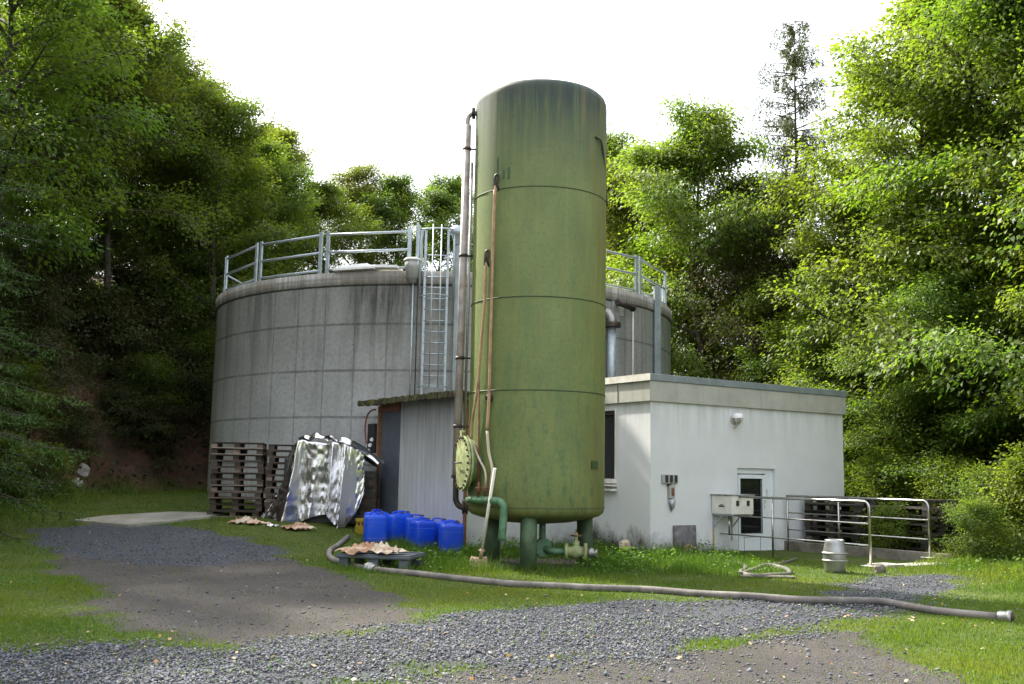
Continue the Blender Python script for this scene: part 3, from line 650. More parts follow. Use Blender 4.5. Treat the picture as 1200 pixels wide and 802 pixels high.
def at_top(key, H0, px, ytop, Yd, dx=0):
    p = D(px, ytop, Yd); g = float(terrain(p[0], Yd)); return p[0]+dx, Yd, (p[2]-g+.15)/H0
L_TREES = [ # key, H0, px, ytop, depth, rz, label
 ('high', 10, 20, -150, 27, .3, 'tall dark leafy tree at the left edge of the photo'),
 ('high_b', 10, 95, -70, 33, 1.7, 'tall olive green tree rising above the reddish bank at the left'),
 ('olive_b', 10, 78, -30, 35, 4.2, 'pale slender trunked birch among the left trees'),
 ('high', 10, 150, 10, 34.5, 2.9, 'broad tree whose crown slopes down to the sky, first inside the left skyline'),
 ('high_b', 10, 205, 72, 38, 5.1, 'olive tree standing behind the left skyline edge'),
 ('mid', 10, 262, 112, 38, .9, 'full green tree with a rounded top left of the concrete tank railing'),
 ('high_b', 10, 190, 170, 38, 2.2, 'lower olive tree directly left of the concrete tank'),
 ('mid_b', 10, 318, 170, 42, 3.6, 'tree with a thin broken top above the left end of the tank railing'),
 ('olive_b', 10, 338, 150, 46, 1.2, 'sparse small crowned tree seen against the sky left of centre'),
 ('mid', 10, 375, 215, 45, 4.4, 'round green tree behind the left part of the tank railing'),
 ('olive', 10, 420, 198, 49, .5, 'hazy olive tree behind the middle of the tank railing'),
 ('mid_b', 10, 468, 206, 48, 2.0, 'tree behind the tank just left of the ladder'),
 ('beech', 10, 518, 214, 50, 5.5, 'yellow green tree seen between the ladder and the green tank'),
 ('olive', 10, 590, 240, 52, 3.3, 'tree hidden mostly behind the tall green tank'),
 ('high_b', 10, 115, -20, 42, .1, 'tall tree in the second row behind the left bank'),
 ('high', 10, 40, -60, 40, 2.6, 'dark tree in the second row at the far left'),
 ('mid', 10, 290, 200, 50, 1.1, 'far tree filling the gap behind the left skyline'),
 ('beech_b', 10, 728, 165, 46, .7, 'airy light green tree just right of the green tank top'),
 ('olive', 10, 765, 180, 43, 2.4, 'olive tree behind the right railing of the concrete tank'),
 ('beech', 10, 822, 140, 37, 4.0, 'bright green tree with a domed top right of the green tank'),
 ('brown', 10, 878, 200, 37, 1.5, 'brownish green thinly leaved tree below the tall larch'),
 ('brown', 10, 920, 205, 35, 3.9, 'dull brown green tree left of the big bright trees'),
 ('mid', 10, 885, 270, 39, 5.0, 'mid green tree in the dark gap above the white building'),
 ('beech_b', 10, 1062, 70, 31, 2.2, 'large bright green tree whose left edge meets the sky right of the larch'),
 ('mid', 10, 1005, 240, 31, .4, 'green tree directly behind the white building roof'),
 ('beech', 10, 1165, -80, 28.5, 3.1, 'tall bright tree in the middle of the right hand wood'),
 ('beech_b', 10, 1255, -130, 25, 5.6, 'nearest tall bright tree overhanging the right edge'),
 ('mid', 10, 1190, -60, 34, 1.0, 'darker tree behind the bright trees at the right'),
 ('mid_b', 10, 1260, -60, 32, 2.9, 'dark tree in the second row at the right edge'),
 ('beech', 10, 1370, -40, 22, .8, 'drooping bright tree cut by the right edge of the photo'),
 ('beech_b', 10, 1090, 290, 27.5, 4.5, 'low bright tree leaning over the pallets by the ramp'),
 ('beech', 10, 985, 340, 32, 1.9, 'short bright tree just above the right end of the roof'),
 ('mid_b', 10, 810, 300, 40, 3.0, 'shaded tree between the concrete tank and the white building'),
 ('mid', 10, 700, 260, 49, 3.8, 'tree behind the tank seen through the right railing'),
]
for key, H0, px, yt, Yd, rz, lab in L_TREES:
    x, y, s = at_top(key, H0, px, yt, Yd); plant(key, x, y, s, rz, 'broadleaf_tree' if key != 'olive_b' else 'birch_tree', lab, sxy=1.05 if s < 1.0 else .86)
FAR = [('mid', -28, 26), ('mid_b', -22, 31), ('olive', -19, 37), ('mid', -25, 40), ('mid', -20, 47), ('olive', -13, 50), ('mid_b', -31, 36), ('mid', -14, 43.5), ('mid_b', -16.5, 33.5), ('mid', -19.5, 30), ('mid_b', -14.6, 37.5), ('mid', -12.2, 40.5), ('mid', -17.5, 26.5)]
for i, (key, x, y) in enumerate(FAR): plant(key, x, y, (1.25 if i < 8 else .72)+.1*math.sin(i*2.3), i*1.7, 'broadleaf_tree', 'dark tree of the dense rear rows filling the left hillside wood', group='rear trees of the left hillside wood')
OFF = [('high', -17.5, 19), ('mid', -20, 23), ('high', -17, 12.5), ('mid', -24, 15), ('mid_b', -23, 5), ('mid', -26, -10), ('olive', -16, -26), ('mid', -5, -31), ('mid_b', 7, -30), ('mid', 17, -26), ('mid', 27, -6), ('mid', 21, 9), ('beech', 19, 17)]  # unseen trees added to shade the left bank and darken reflections
for i, (key, x, y) in enumerate(OFF): plant(key, x, y, 1.3+.12*math.sin(i*1.9), i*1.3, 'broadleaf_tree', 'unseen woodland tree around the yard, added for its shade and reflections', group='unseen trees added around the yard for shade')
x, y, s = at_top('larch', 14, 930, 22, 38); plant('larch', x, y, s, .6, 'larch_tree', 'tall thin larch standing alone against the white sky')
plant('spruce', -11.6, 19.8, 1.05, .4, 'spruce_tree', 'spruce with drooping fronds reaching in at the left edge')
plant('spruce', -14.5, 25.5, .9, 2.4, 'spruce_tree', 'dark spruce on the bank behind the drooping one')
B_ = [ # bushes
 ('bush', 2, 590, 25.5, .62, 'dark bush at the foot of the left bank by the photo edge'),
 ('bush_b', 52, 590, 27.5, .55, 'low bush with yellowing leaves at the foot of the left bank'),
 ('bush', 168, 480, 34.5, .85, 'overhanging bush lit faintly on the reddish bank'),
 ('bush', 18, 520, 28.5, .7, 'bush on the bank slope at the left edge of the photo'),
 ('bush', 222, 540, 37, 1.1, 'dark bush between the bank and the concrete tank'),
 ('bush', 190, 520, 38, 1.1, 'second dark bush left of the one beside the concrete tank'),
 ('bush', 60, 430, 37, 1.3, 'bush on top of the bank under the spruce'),
 ('bush', 225, 450, 40, 1.6, 'tall shaded bush behind the left side of the concrete tank'),
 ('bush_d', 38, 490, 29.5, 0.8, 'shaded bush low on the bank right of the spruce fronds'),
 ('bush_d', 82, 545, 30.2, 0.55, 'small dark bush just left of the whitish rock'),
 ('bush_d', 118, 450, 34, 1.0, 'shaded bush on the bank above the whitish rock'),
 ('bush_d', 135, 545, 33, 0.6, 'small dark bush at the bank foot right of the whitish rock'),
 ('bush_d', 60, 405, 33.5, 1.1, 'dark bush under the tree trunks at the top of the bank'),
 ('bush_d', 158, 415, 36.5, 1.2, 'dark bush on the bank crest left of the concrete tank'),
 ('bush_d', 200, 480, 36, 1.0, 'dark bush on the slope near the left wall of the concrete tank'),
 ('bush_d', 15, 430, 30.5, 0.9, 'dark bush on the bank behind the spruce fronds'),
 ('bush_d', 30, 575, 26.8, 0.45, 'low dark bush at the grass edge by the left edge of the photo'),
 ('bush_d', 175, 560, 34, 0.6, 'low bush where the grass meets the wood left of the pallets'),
 ('bush_b', 1035, 600, 26.5, .9, 'leafy bush growing over the right pallet stacks'),
 ('bush_b', 1120, 620, 25, .8, 'bright bush right of the ramp railing end'),
 ('bush', 1165, 640, 22.5, .7, 'bush at the right edge of the gravel with brown leaves below'),
 ('bush_b', 1215, 600, 21.5, .9, 'tall bush at the right edge beside the verge'),
 ('bush', 1075, 560, 28, 1.4, 'large bush filling the space under the right hand trees'),
 ('bush_b', 1150, 520, 27, 1.3, 'bright large bush midway up the right wood'),
 ('bush', 1020, 540, 30, 1.4, 'dark bush against the right end of the white building'),
 ('bush', 1200, 560, 26, 1.3, 'dark tall bush behind the verge bush at the right'),
]
for key, px, py, Yd, s, lab in B_:
    p = D(px, py, Yd); plant(key, p[0], Yd, s, px*.1, 'bush', lab, 'bush', sink=.1)
q_ = fac(4.62, 2.5); plant('bush_b', q_.x, q_.y, .42, 1.1, 'bush', 'small leafy shoots growing up between the rear railing and the pallets', 'bush', sink=.05)
q_ = fac(5.0, 4.2); plant('bush', q_.x, q_.y, .45, 2.1, 'bush', 'low bush beside the end post of the rear railing', 'bush', sink=.05)
# shaded far wood floor cover: distant understorey that reads as one mass
n = 110000; th = rng.random(n); xx = rng.uniform(-34, 30, n); yy = rng.uniform(20, 62, n); d = bankd(xx, yy); k = (d > .2) & (d < 22) & ((rng.random(n) < .55) | (d > 5) | (vnoise(xx, yy, 1.6, 50) > -.1)); xx, yy = xx[k], yy[k]; n = len(xx)
hh = rng.random(n)**1.3*(.4+1.6*sm((vnoise(xx, yy, 2.4, 40)+.1)*2))
v, f = leafquads(xx, yy, terrain(xx, yy)+hh, rng.uniform(.10, .24, n), .6)
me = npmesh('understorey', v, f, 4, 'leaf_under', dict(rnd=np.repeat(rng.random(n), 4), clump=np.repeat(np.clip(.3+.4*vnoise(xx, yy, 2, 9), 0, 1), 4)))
tag(link('undergrowth', me), 'tangled low undergrowth covering the shaded wood floor', 'undergrowth', kind='stuff')

# ============================================================ CONCRETE TANK
TZ = .1; TOP = 6.78
t = thing('concrete_tank', (TANKC[0], TANKC[1], 0), 'huge round raw concrete tank with panel joints and dark streaks behind the shed', 'storage tank')
c0 = Vector((TANKC[0], TANKC[1], 0))
MB().lathe(c0, [(TANKR, -.3), (TANKR, TOP-.36), (TANKR+.045, TOP-.34), (TANKR+.045, TOP), (TANKR-.28, TOP+.002), (TANKR-.28, TOP-.5)], 160).build('wall', 'tank_concrete', t)
MB().lathe(c0, [(TANKR-.28, TOP-.25), (.1, TOP-.1)], 96).build('roof_slab', 'pad', t)
def tc(px, py=400, r=TANKR): # point on tank surface seen at pixel column
    d = ray(px, py); a = d[0]**2+d[1]**2; b = -2*(d[0]*TANKC[0]+d[1]*TANKC[1]); cc = TANKC@TANKC-r*r; q = b*b-4*a*cc
    q = max(q, 0); k = (-b-math.sqrt(q))/(2*a); return Vector((d[0]*k, d[1]*k, EYE+d[2]*k))
def tang(px, py=400, r=TANKR): p = tc(px, py, r); return math.atan2(p.y-TANKC[1], p.x-TANKC[0])
def tpt(a, r, z): return Vector((TANKC[0]+math.cos(a)*r, TANKC[1]+math.sin(a)*r, z))
# railing: galvanised panels bolted round the rim
rl = thing('guard_railing', (TANKC[0], TANKC[1], TOP), 'galvanised guard railing of bolted panels around the rim of the concrete tank', 'railing')
aL = tang(485, 290, TANKR-.1); aR = tang(562, 290, TANKR-.1)
def rail_panel(a0, a1):
    mb = MB(); n = 1; r = TANKR-.10
    for zz in (1.08, .60, .12):
        mb.tube([tpt(a0+(a1-a0)*k/n, r, TOP+zz) for k in range(n+1)], .033, 8)
    p = mb.build('rail', 'galv', rl)
    for a in (a0, a1):
        A = tpt(a, r, TOP+.5); tg = (-math.sin(a), math.cos(a), 0)
        q = MB().box(A+Vector((0, 0, .04)), (.10, .05, 1.25), tg).box(tpt(a, r-.02, TOP-.05), (.12, .14, .02), tg); q.build('post', 'galv', rl, .004)
a = aL; stepa = tang(483, 290, TANKR-.1)-tang(378, 300, TANKR-.1); i = 0
while i < 21:
    rail_panel(a-stepa+.016, a-.016); a -= stepa; i += 1
    if a < aR-2*PI+stepa*1.0: break
# ladder
lad = thing('access_ladder', tuple(tc(508, 470)-Vector((0, 0, .3))), 'galvanised access ladder with safety guards on the concrete tank beside the green tank', 'ladder')
aC = tang(510, 380); tg = Vector((-math.sin(aC), math.cos(aC), 0)); nr = Vector((math.cos(aC), math.sin(aC), 0))
def LP(s, n, z): p = tpt(aC, TANKR, 0)+tg*s+nr*n; return Vector((p.x, p.y, z))
for s in (-.29, .29): MB().box(LP(s, .16, 5.25), (.022, .06, 5.3), nr, None).build('stile', 'galv', lad)
for k in range(16): MB().cyl(LP(-.29, .16, 2.9+.285*k), LP(.29, .16, 2.9+.285*k), .016, 8).build('rung', 'galv', lad)
for s in (-.29, .29):
    for z in (3.6, 5.0, 6.3): MB().cyl(LP(s, 0, z), LP(s, .16, z), .014, 6).build('bracket', 'galv', lad)
# back hoops and guard bars
for z in (3.75, 6.05):
    MB().tube([LP(.34*math.cos(u)*1.15, .16+.62*math.sin(u), z) for u in np.linspace(0, PI, 13)], .014, 6).build('hoop', 'galv', lad)
for u in (1.2, 1.75): MB().cyl(LP(.34*math.cos(u)*1.15, .16+.62*math.sin(u), 3.7), LP(.34*math.cos(u)*1.15, .16+.62*math.sin(u), 7.85), .016, 6).build('guard_bar', 'galv', lad)
for s in (-.42, .45):
    MB().tube([LP(s, .2, 6.05), LP(s, .2, 7.75), LP(s*.9, .0, 7.9), LP(s, -.35, 7.75), LP(s, -.35, TOP)], .024, 8).build('grab_rail', 'galv', lad)
MB().tube([LP(.62+.0*k-1.06*k/10, .12+.18*math.sin(PI*k/10), 7.86) for k in range(11)], .022, 8).build('top_bar', 'galv', lad)
MB().box(LP(.62, -.02, 7.25), (.42, .06, 1.1), tg).build('gate_plate', 'galv', lad, .01)
MB().box(LP(-.47, .1, 7.42), (.05, .34, 1.05), tg).box(LP(-.52, .1, 7.42), (.05, .05, 1.2), tg).build('gate_frame', 'galv', lad, .005)
# blue-grey channel and second post right of the ladder
MB().box(tc(535, 400, TANKR+.08).xy.to_3d()+Vector((0, 0, 5.2)), (.17, .09, 5.3), tg).build('cable_channel', 'zinc', lad, .006)
MB().lathe(tc(535, 300, TANKR+.1).xy.to_3d()+Vector((0, 0, 7.78)), [(.01, .22), (.12, .19), (.19, .08), (.2, -.02), (.14, -.05), (.07, -.3)], 20).build('vent_cap', 'galv', lad)
# level gauge pot beside the ladder
p = tc(484, 312, TANKR+.12); g_ = thing('gauge_pot', (p.x, p.y, p.z), 'grey rounded gauge pot with a pale lid on the tank rim left of the ladder', 'gauge')
MB().lathe(p, [(.0, -.44), (.09, -.44), (.13, -.34), (.17, -.12), (.205, -.02), (.205, .15), (.01, .16)], 24).build('pot', 'iron', g_) if False else MB().lathe(p, [(.01, -.46), (.10, -.45), (.15, -.33), (.18, -.32), (.185, -.1), (.215, -.06), (.215, .13), (.01, .135)], 24).build('pot', 'plastic_grey', g_)
MB().lathe(p, [(.24, .13), (.245, .16), (.2, .2), (.01, .21)], 24).build('lid', 'white_metal', g_)
MB().cyl(p+Vector((.02, -.02, -.45)), Vector((p.x+.02, p.y-.02, 2.6)), .022, 8).build('pipe', 'galv', g_)
MB().cyl(p+Vector((.14, 0, -.3)), Vector((p.x+.14, p.y+.02, 3.2)), .014, 8).build('conduit', 'iron', g_)
# white sheets on the rim
ws = thing('roof_sheet', tuple(tpt(tang(430, 305), TANKR-.2, TOP)), 'white insulation sheets lying on the tank rim below the railing', 'sheet')
for k, (pa, pb, zz, rot, ln) in enumerate(((402, 440, .05, .02, 1.15), (425, 465, .10, -.03, 1.15), (405, 432, .14, .06, .8))):
    aa = tang((pa+pb)/2, 305, TANKR-.25); tt = Vector((-math.sin(aa), math.cos(aa), rot)); MB().box(tpt(aa, TANKR-.14-.06*k, TOP+zz+.03), (ln, .55, .07), tt).build('sheet', 'sheet_white', ws, .006)
# fittings on the tank right of the green tank
fp = thing('overflow_pipe', tuple(tc(717, 440)), 'white flanged vertical pipe with elbow on the concrete tank right of the green tank', 'pipe')
q = tc(717, 376, TANKR+.22); mb = MB().cyl((q.x, q.y, 3.2), (q.x, q.y, q.z-.1), .115, 20); mb.build('pipe', 'galv', fp)
MB().tube(bez([(q.x, q.y, q.z-.12), (q.x, q.y, q.z+.05), (q.x-.12, q.y+.12, q.z+.24), (q.x-.38, q.y+.3, q.z+.32)], 5), .125, 18).build('elbow', 'alu', fp)
MB().lathe((q.x, q.y, q.z-.12), [(.0, -.06), (.25, -.06), (.25, .06), (.0, .06)], 20, smooth=False).build('flange', 'iron', fp)
MB().cyl(tc(722, 362), tc(741, 361, TANKR+.35), .085, 14).build('valve', 'iron', fp) if False else None
q2 = tc(728, 356, TANKR+.3); q3 = tc(741, 361, TANKR+.3)
vt = thing('vent_valve', tuple(q2), 'small black valve on a square plate high on the concrete tank by the white pipe', 'valve')
MB().cyl(tc(724, 356, TANKR+.05), q2, .07, 12).cyl(q2-(q3-q2)*.35, q3, .085, 14).cyl(q3, q3+(q3-q2)*.1, .11, 14).build('body', 'iron', vt)
aa = tang(724, 355); MB().box(tc(724, 355, TANKR+.01), (.50, .02, .72), (-math.sin(aa), math.cos(aa), 0)).build('plate', 'plastic_grey', vt)
MB().cyl(tuple(q3+Vector((.02, 0, 0))), (q3.x+.02, q3.y, 3.1), .018, 6).build('thin_pipe', 'white_metal', vt)
q = tc(770, 380, TANKR+.12); ch = MB().box((q.x, q.y, 5.0), (.20, .10, 4.3), (1, .4, 0)); o = ch.build('cable_duct', 'zinc', None, .006, origin=(q.x, q.y, 2.9))
tag(o, 'blue grey sheet metal cable duct running up the right side of the concrete tank', 'cable duct')
for px in (738, 733): 
    q = tc(px, 400, TANKR+.04)
# second outer ring behind (lower dark tank edge at the right)

# ============================================================ GREEN TANK
GX, GY, GR = .475, 18.6, 1.23
gt = thing('green_steel_tank', (GX, GY, 0), 'tall upright green steel tank on round legs with weathered streaked paint', 'storage tank')
def GP(px, py, r=GR): # point on the cylinder r seen at pixel
    d = ray(px, py); a = d[0]**2+d[1]**2; b = -2*(d[0]*GX+d[1]*GY); cc = GX*GX+GY*GY-r*r; q = max(b*b-4*a*cc, 0); k = (-b-math.sqrt(q))/(2*a); return Vector((d[0]*k, d[1]*k, EYE+d[2]*k))
prof = [(.01, .72), (.6, .77), (.98, .84), (1.14, .89), (1.205, .94), (GR, 1.02), (GR, 1.6), (GR, 8.40), (1.222, 8.47), (1.20, 8.53), (1.15, 8.58), (1.05, 8.62), (.8, 8.68), (.5, 8.73), (.01, 8.76)]
MB().lathe((GX, GY, 0), prof, 128).build('shell', 'green', gt)
for px, py in ((628, 218), (630, 347.2), (630, 457)):
    z = GP(px, py).z; MB().lathe((GX, GY, z), [(GR-.01, -.014), (GR+.010, -.007), (GR+.010, .007), (GR-.01, .014)], 128).build('weld_seam', 'seam', gt)
MB().lathe((GX, GY, 1.04), [(GR-.01, -.012), (GR+.012, 0), (GR-.01, .012)], 128).build('weld_seam', 'seam', gt)
for a_ in (262, 20, 143):
    a = math.radians(a_); x, y = GX+.97*math.cos(a), GY+.97*math.sin(a)
    MB().cyl((x, y, -.15), (x, y, 1.05), .145, 28).build('leg', 'leg_green', gt)
# manhole on a nozzle
nd = Vector((-.945, -.33, 0)).normalized(); mz = (GP(550, 543).z); mc = Vector((GX, GY, mz))
nz_ = MB().lathe(mc, [(.40, 1.0), (.40, GR+.14)], 40, nd); nz_.build('manhole_neck', 'green', gt)
mh = MB().lathe(mc, [(.40, GR+.10), (.49, GR+.10), (.49, GR+.135), (.40, GR+.136)], 48, nd, False).build('manhole_flange', 'pale_green', gt)
cv = MB().lathe(mc, [(.485, GR+.15), (.485, GR+.18), (.40, GR+.182), (.2, GR+.20), (.01, GR+.205)], 48, nd, False).build('manhole_cover', 'pale_green', gt)
tA = nd.cross(Vector((0, 0, 1))).normalized(); tB = Vector((0, 0, 1))
for k in range(24):
    a = 2*PI*k/24; p = mc+nd*(GR+.14)+tA*math.cos(a)*.445+tB*math.sin(a)*.445; MB().cyl(p-nd*.05, p+nd*.07, .022, 6, False).build('bolt', 'iron', cv)
hp = mc+nd*(GR+.24); MB().tube([hp+tA*.12-nd*.05, hp+tA*.12+nd*.03, hp-tA*.12+nd*.03, hp-tA*.12-nd*.05], .014, 6).build('handle', 'iron', cv)
MB().box(mc+nd*(GR+.17)+tB*.51, (.12, .05, .12), tA).box(mc+nd*(GR+.17)+tB*.55, (.22, .04, .04), tA).build('hinge', 'pale_green', cv)
# lifting lug, name plate frame, small stubs
p = GP(557, 176); 
q = GP(704, 172); MB().tube(bez([GP(698, 160, GR+.01), GP(706, 172, GR+.03), (GX+GR+.03, GY+.1, q.z-.9)], 5), .02, 6).build('side_conduit', 'seam', gt)
for px, py in ((586, 461), (585, 470)): pass
MB().lathe(GP(573, 466, GR+.02), [(.01, .05), (.05, .05), (.06, -.02), (.09, -.02), (.09, -.05)], 12, (GP(573, 466)-Vector((GX, GY, GP(573, 466).z))).normalized()).build('stub', 'iron', gt)
pn_ = GP(697, 545, GR+.012); on_ = (pn_-Vector((GX, GY, pn_.z))).normalized(); MB().box(pn_, (.012, .20, .13), on_).build('name_plate', 'seam', gt)
for px, py, hh in ((590, 204, .16), (596, 203, .22), (583, 196, .35)):
    q = GP(px, py, GR+.004); nn = (q-Vector((GX, GY, q.z))).normalized(); MB().box(q, (.01, .035, hh), nn).build('lug', 'seam', gt, .003)
# overflow downpipe, clad
xb = D(548, 150, GY-.1)[0]; xb2 = D(534.5, 560, GY-.1)[0]; zt = D(547, 140, GY-.1)[2]; zb = D(534, 560, GY-.1)[2]; yP = GY-.1
dp = thing('downpipe', (xb2, yP, zb-.5), 'long dull grey clad downpipe running down the left side of the green tank', 'pipe')
zc = D(545, 190, yP)[2]
MB().cyl((xb2, yP, zb), (xb, yP, zt-.12), .072, 18).build('cladding', 'clad', dp)
MB().tube(bez([(xb, yP, zt-.15), (xb, yP, zt+.0), (xb+.05, yP, zt+.09), (xb+.17, yP, zt+.12), (GX-GR+.04, yP, zt+.12)], 5), .045, 14).build('top_elbow', 'clad', dp)
MB().lathe((GX-GR-.04, yP, zt+.12), [(.01, -.03), (.11, -.03), (.11, .03), (.01, .03)], 16, (1, 0, 0), False).build('top_flange', 'iron', dp)
MB().cyl((xb2+.13, yP+.03, zb+.3), (xb+.10, yP+.03, zc), .026, 10).build('tracer_pipe', 'alu', dp)
for py in (175, 300, 420, 500): 
    z = D(545, py, yP)[2]; MB().cyl((xb2+.02, yP, z), (GX-GR+.05, yP, z), .018, 6).lathe((xb2+(xb-xb2)*(z-zb)/(zt-zb), yP, z), [(.074, -.03), (.082, -.03), (.082, .03), (.074, .03)], 16).build('pipe_clip', 'iron', dp)
zf = D(545, 594, yP)[2]
MB().tube(bez([(xb2, yP, zb+.02), (xb2, yP, zf+.25), (xb2+.01, yP, zf+.10), (xb2+.09, yP, zf), (GX-GR+.02, yP, zf)], 6), .055, 14).build('bottom_elbow', 'iron', dp)
MB().lathe((GX-GR-.03, yP, zf), [(.01, -.05), (.13, -.05), (.13, -.015), (.10, -.01), (.10, .01), (.13, .015), (.13, .05), (.01, .05)], 18, (1, 0, 0), False).build('bottom_flange', 'iron', dp)
MB().lathe((xb2, yP, zb+.02), [(.08, -.03), (.09, -.03), (.09, .03), (.08, .03)], 14, smooth=False).build('collar', 'iron', dp)
# sampling hoses with hook pipes
def hose_line(name, hook, path, lab, parts):
    r0 = GR+.07; h0 = GP(*hook, r0)
    th_ = thing(name, tuple(GP(*path[-1], r0)), lab, 'hose')
    out = (h0-Vector((GX, GY, h0.z))).normalized(); sd = out.cross(Vector((0, 0, 1)))*-1
    b = GP(hook[0]+5, hook[1]+8, GR-.02); MB().tube(bez([b, b+out*.06+Vector((0, 0, .10)), h0+Vector((.05, 0, .17)), h0+Vector((0, 0, .14)), h0+Vector((-.01, 0, -.02)), h0+Vector((-.01, 0, -.1))], 5), .022, 8).build('hook_pipe', 'iron', th_)
    for (i0, i1, m, rr) in parts: MB().tube(bez([GP(*q, r0) for q in path[i0:i1]], 6), rr, 8).build('hose', m, th_)
    return th_
hose_line('level_hose', (580, 216), [(580, 218), (577.5, 300), (575, 400), (573, 470), (571, 505), (573, 530), (577, 550), (575.5, 566), (575, 584)], 'longer tan level hose hooked high on the front of the green tank', [(0, 5, 'tan_hose', .026), (4, 9, 'white_hose', .024)])
hose_line('level_hose', (569, 305), [(569, 308), (568, 350), (564, 400), (560, 450), (554, 490), (552, 515), (561, 537), (569, 555), (568, 584)], 'shorter tan level hose hooked at mid height left on the green tank', [(0, 6, 'tan_hose', .024), (5, 9, 'white_hose', .02)])
o = MB().tube([GP(561, 445, GR+.05), GP(561, 520, GR+.05), GP(561, 578, GR+.05)], .018, 8).build('rusty_pipe', 'rust_pipe', None, origin=tuple(GP(561, 578, GR+.05))); tag(o, 'thin straight rusty pipe low on the green tank between the level hoses', 'pipe')
# green outlet arm
zA = GP(560, 586, GR+.16).z; a0_, a1_ = GP(549, 586, GR+.14), GP(580, 586, GR+.2); r1 = GP(590.5, 593, GR+.2); r2 = GP(588, 634, GR+.2)
oa = thing('outlet_arm', (a0_.x, a0_.y, zA), 'light green outlet pipe bent downward in front of the green tank bottom', 'pipe')
P_ = [(a0_.x, a0_.y+.06, zA), (a1_.x-.05, a1_.y, zA), (a1_.x+.05, a1_.y, zA-.005), (r1.x-.02, r1.y, zA-.06), (r1.x, r1.y, zA-.17), (r2.x, r2.y, r2.z)]
MB().tube(bez(P_, 6), .066, 18).build('arm', 'green_pipe', oa)
MB().cyl((a0_.x+.05, a0_.y+.06, zA), (a0_.x+.05, a0_.y+.5, zA), .06, 14).build('connection', 'green_pipe', oa)
for px in (560.5, 568, 575.5):
    p = GP(px, 586, GR+.18); 
    MB().cyl((p.x, p.y, zA+.05), (p.x, p.y, zA+.30), .018, 8).lathe((p.x, p.y, zA+.17), [(.01, -.05), (.035, -.04), (.04, 0), (.035, .04), (.01, .05)], 10).cyl((p.x-.05, p.y-.03, zA+.2), (p.x+.05, p.y-.03, zA+.2), .01, 6).build('sample_cock', 'rust_pipe', oa)
# drain with gate valve
z0 = .30; y0 = 17.95
dv = thing('drain_valve', (D(672, 655, y0)[0], y0, z0), 'green drain pipe with flanged gate valve and silver hose coupling under the green tank', 'valve')
X = lambda px: float(D(px, 655, y0)[0])
MB().tube(bez([(X(636), y0+.35, .75), (X(636), y0+.3, .42), (X(638), y0+.15, z0+.04), (X(648), y0+.02, z0), (X(662), y0, z0)], 6), .06, 14).build('drain_pipe', 'green_pipe', dv)
MB().lathe((X(636), y0+.12, z0+.05), [(.01, -.04), (.16, -.04), (.16, .04), (.01, .04)], 20, (.5, -1, 0), False).build('flange', 'green_pipe', dv)
MB().lathe((X(664), y0, z0), [(.01, -.03), (.15, -.03), (.15, .02), (.08, .03), (.10, .10), (.13, .16), (.10, .22), (.08, .29), (.15, .30), (.15, .35), (.01, .36)], 20, (1, -.1, 0)).build('body', 'pale_green', dv)
MB().cyl((X(675), y0, z0), (X(675), y0, z0+.32), .03, 10).cyl((X(675), y0, z0+.05), (X(675), y0, z0+.18), .06, 10).build('bonnet', 'pale_green', dv)
MB().lathe((X(675), y0, z0+.27), [(.085, -.01), (.10, -.01), (.10, .012), (.085, .012), (.085, -.01)], 20).box((X(675), y0, z0+.27), (.18, .02, .015)).box((X(675), y0, z0+.27), (.02, .18, .015)).cyl((X(675), y0, z0+.27), (X(675), y0, z0+.38), .012, 6).build('handwheel', 'rust_pipe', dv)
MB().lathe((X(686), y0-.03, z0), [(.05, -.05), (.06, .05), (.085, .06), (.085, .12), (.06, .13), (.065, .16), (.08, .17), (.08, .2), (.01, .2)], 16, (1, -.25, -.15)).build('coupling', 'alu', dv)
# shovel leaning on the tank
sb = G(561, 668); stp = GP(580, 549, GR+.32)
shv = thing('shovel', tuple(sb), 'old shovel with pale wooden handle leaning against the green tank', 'shovel')
dr = (stp-Vector(sb)).normalized(); MB().cyl(Vector(sb)+dr*.28, stp, .027, 10).build('handle', 'handle_pale', shv)
MB().cyl(Vector(sb)+dr*.2, Vector(sb)+dr*.36, .032, 10).cyl(Vector(sb)+dr*.33+Vector((-.05, 0, 0)), Vector(sb)+dr*.33+Vector((.05, 0, 0)), .02, 8).build('socket', 'shovel', shv)
mb = MB(); vv = []; ff = []
for i in range(9):
    for j in range(7):
        u = i/8*2-1; v_ = j/6; wd = .17*(1-.25*v_**3); p = Vector(sb)+Vector((u*wd, -.04*(1-u*u)-.10*(1-v_), .24*(v_)+.015*u*u-.03)); vv.append(p)
for i in range(8):
    for j in range(6): ff.append((i*7+j, i*7+j+1, (i+1)*7+j+1, (i+1)*7+j))
mb.add(vv, ff, True); o = mb.build('blade', 'shovel', shv); sd_ = o.modifiers.new('t', 'SOLIDIFY'); sd_.thickness = .006

# ============================================================ WHITE BUILDING
bz = -.25; HP, HC0, HC1 = 3.19, 3.62, 3.77
wb = thing('white_pump_house', (BC[0], BC[1], 0), 'low white rendered building with grey parapet and glazed door', 'building', rz=PI/2-hR)
LW, LD = 6.2, 7.0
def quadwall(mb, P, s0, s1, z0, z1, n0=0): mb.add([P(s0, n0, z0), P(s1, n0, z0), P(s1, n0, z1), P(s0, n0, z1)], [(0, 1, 2, 3)])
DS0, DS1, DT, DB = 2.56, 3.78, 1.83, -.14
mb = MB()
for a, b, c, d in ((0, DS0, bz, HP+.2), (DS1, LW, bz, HP+.2), (DS0, DS1, DT, HP+.2), (DS0, DS1, bz, DB)): quadwall(mb, fac, a, b, c, d)
